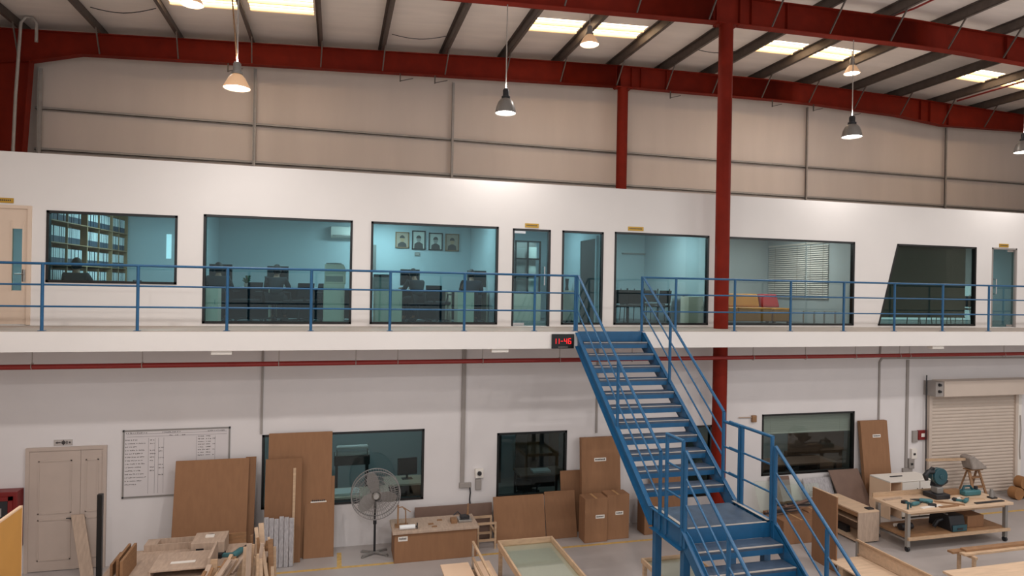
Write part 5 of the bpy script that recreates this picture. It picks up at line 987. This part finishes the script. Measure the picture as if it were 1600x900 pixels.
t = thing('plywood_panel', 'pale plywood board on bearers in front of the carton chest', 'panel', (2.4, -2.7, 0)); MB().box(1.9, 2.41, -3.5, -2.05, .3, .325).build('sheet', M['edge'], t); MB().box(2.47, 2.8, -3.5, -2.05, .3, .325).build('sheet', M['edge'], t)
for y in (-2.3, -3.2): MB().box(1.92, 2.78, y-.04, y+.04, 0, .299).build('bearer', M['wood'], t)
# ------------------------------------------------------------------ foreground, bottom left worktable
t = thing('timber_worktable', 'dusty timber worktable covered in parts at the bottom left', 'table', (-2.1, -2.4, 0)); MB().box(-3.45, -1.45, -3.7, -1.25, .66, .7).build('top', M['wood2'], t, .004); MB().box(-1.95, -1.46, -1.249, -1.22, .6, .88).build('back_board', M['woodd'], t)
for x in (-3.35, -1.55):
    for y in (-3.6, -1.35): MB().box(x-.04, x+.04, y-.04, y+.04, 0, .659).build('leg', M['wood'], t)
TZ = .701
def atz(u, v, z): return at(u, v, Z=z)
a = atz(298, 850, TZ+.25); b = atz(358, 829, TZ+.25); t = thing('wooden_box', 'small pale wooden box with a hole at the back of the worktable', 'box', ((a.x+b.x)/2, (a.y+b.y)/2, TZ)); MB().box(a.x, b.x, a.y, b.y, TZ, TZ+.25).build('body', M['wood2'], t, .004)
cx, cy = (a.x+b.x)/2, (a.y+b.y)/2; m = MB(); m.lathe([(0, 0), (.06, 0), (.06, .004), (0, .004)], (cx, cy+.1, TZ+.2505), 16); m.build('hole_cover', M['dark'], t); MB().box(cx-.08, cx+.06, cy-.02, cy+.07, TZ+.251, TZ+.275).build('paper_scrap', M['label'], t); MB().box(a.x+.08, a.x+.2, a.y-.002, a.y-.0005, TZ+.1, TZ+.16).build('slot', M['dark'], t)  # hole and slot are dark patches, their inner shade put into the colour
a = atz(226, 852, TZ+.1); b = atz(312, 836, TZ+.1); t = thing('wooden_tray', 'long narrow wooden tray behind the carcass on the worktable', 'tray', ((a.x+b.x)/2, a.y, TZ)); y0, y1 = a.y-.05, a.y+.24
MB().box(a.x, b.x, y0, y1, TZ, TZ+.02).build('bottom', M['wood2'], t)
for q in ((a.x, b.x, y0, y0+.025), (a.x, b.x, y1-.025, y1)): MB().box(q[0], q[1], q[2], q[3], TZ+.021, TZ+.11).build('side', M['wood2'], t)
MB().box(a.x, a.x+.2, y0+.026, y1-.026, TZ+.021, TZ+.108).build('end_block', M['wood2'], t)
a = atz(232, 893, TZ+.16); b = atz(330, 868, TZ+.16); t = thing('drawer_carcass', 'low wooden drawer carcass with a dark opening at the front of the worktable', 'carcass', ((a.x+b.x)/2, (a.y+b.y)/2, TZ)); y0, y1 = a.y-.02, b.y+.25; x0, x1 = a.x, b.x+.02
MB().box(x0, x1, y0, y1, TZ+.14, TZ+.165).build('top', M['wood2'], t, .003); MB().box(x0, x1, y0, y1, TZ, TZ+.02).build('bottom', M['wood2'], t)
for x in (x0, x1-.03): MB().box(x, x+.03, y0, y1, TZ+.021, TZ+.139).build('side', M['wood2'], t)
MB().box(x0+.031, x1-.031, y1-.02, y1, TZ+.021, TZ+.139).build('back', M['wood2'], t)
cx = (x0+x1)/2; tag(MB().box(cx-.16, cx+.2, y0+.22, y0+.3, TZ+.166, TZ+.172).build('paper_strip', M['label'], loc=(cx, y0+.25, TZ+.166)), 'white paper strip lying on the drawer carcass', 'paper')
a = atz(332, 848, TZ+.45); t = thing('upright_panel', 'upright timber panel at the right end of the drawer carcass', 'panel', (x1+.08, y0+.2, TZ)); MB().box(x1+.02, x1+.06, y0-.1, y1-.1, TZ, TZ+.34).build('panel', M['wood2'], t, .003); MB().box(x1+.061, x1+.16, y0-.1, y0-.06, TZ, TZ+.3).build('cleat', M['wood'], t)
for k, (u0, v0, hh) in enumerate(((212, 848, .36), (203, 849, .34), (190, 862, .2))):
    p = atz(u0, v0, TZ+hh); tag(MB().box(p.x-.02, p.x+.02, p.y-.75+.12*k, p.y, TZ, TZ+hh).build('timber_board', M['woodd'], loc=(p.x, p.y-.4, TZ), bevel=.003), ('right upright brown board on the left part of the worktable', 'middle upright brown board on the left part of the worktable', 'low left brown board on the left part of the worktable')[k], 'board')
p = atz(372, 868, TZ); drill((p.x, p.y, TZ), 1.2, 'black and teal cordless drill standing on the worktable', s=1.3); 
m = MB(); m.tube([(p.x-.3, p.y-.45, TZ+.01), (p.x-.15, p.y-.42, TZ+.012), (p.x-.02, p.y-.3, TZ+.01)], .008, 6); tag(m.build('wire_offcut', M['yply'], loc=(p.x-.2, p.y-.4, TZ)), 'thin yellow wire beside the drill on the worktable', 'wire')
tag(MB().lathe([(0, 0), (.04, 0), (.045, .05), (.02, .06), (0, .06)], n=14).build('white_cup', M['label'], loc=tuple(atz(222, 872, TZ))), 'small white cup between the boards and the tray on the worktable', 'cup')
for k in range(12):
    x = -1.95+.038*k+rnd.uniform(-.02, .02); y = -3.35+.07*k+rnd.uniform(-.06, .06); L_ = rnd.uniform(.28, .5); m = MB()
    m.bar((0, 0, .015), (rnd.uniform(.05, .22), L_, rnd.uniform(.08, .3)), rnd.uniform(.04, .09), .03); tag(m.build('timber_offcut', M[('woodd', 'wood', 'wood2')[k % 3]], loc=None), 'timber offcut heaped on the right edge of the worktable', 'offcut', 'timber offcuts heaped on the worktable').location = (x, y, TZ)
# offcuts bundle in front of the wrapped profiles
t = thing('offcut_bin', 'open timber bin holding offcuts at the right of the worktable', 'bin', (-1.1, -2.9, 0)); ox0, ox1, oy0, oy1 = -1.42, -.74, -3.2, -2.6
for q in ((ox0, ox1, oy0, oy0+.02), (ox0, ox1, oy1-.02, oy1)): MB().box(q[0], q[1], q[2], q[3], .0, .55).build('side', M['woodd'], t)
for x in (ox0, ox1-.02): MB().box(x, x+.02, oy0+.021, oy1-.021, 0, .55).build('side', M['woodd'], t)
MB().box(ox0+.021, ox1-.021, oy0+.021, oy1-.021, 0, .02).build('bottom', M['woodd'], t)
for k in range(44):
    x = ox0+.07+rnd.random()*(ox1-ox0-.14); y = oy0+.07+rnd.random()*(oy1-oy0-.14); h = rnd.uniform(1.0, 1.6)-.9*abs(x-(ox0+ox1)/2-.05); tx = -.55*(x-(ox0+ox1)/2)+rnd.uniform(-.12, .12)
    m = MB(); m.bar((x, y, .03), (x+tx, y+rnd.uniform(-.05, .1), h), rnd.uniform(.03, .08), rnd.uniform(.02, .04)); tag(m.build('timber_offcut', M[('wood', 'woodd', 'wood2', 'ply')[k % 4]], loc=(x, y, .03)), 'timber offcut standing in the bin at the right of the worktable', 'offcut', 'timber offcuts in the bin')
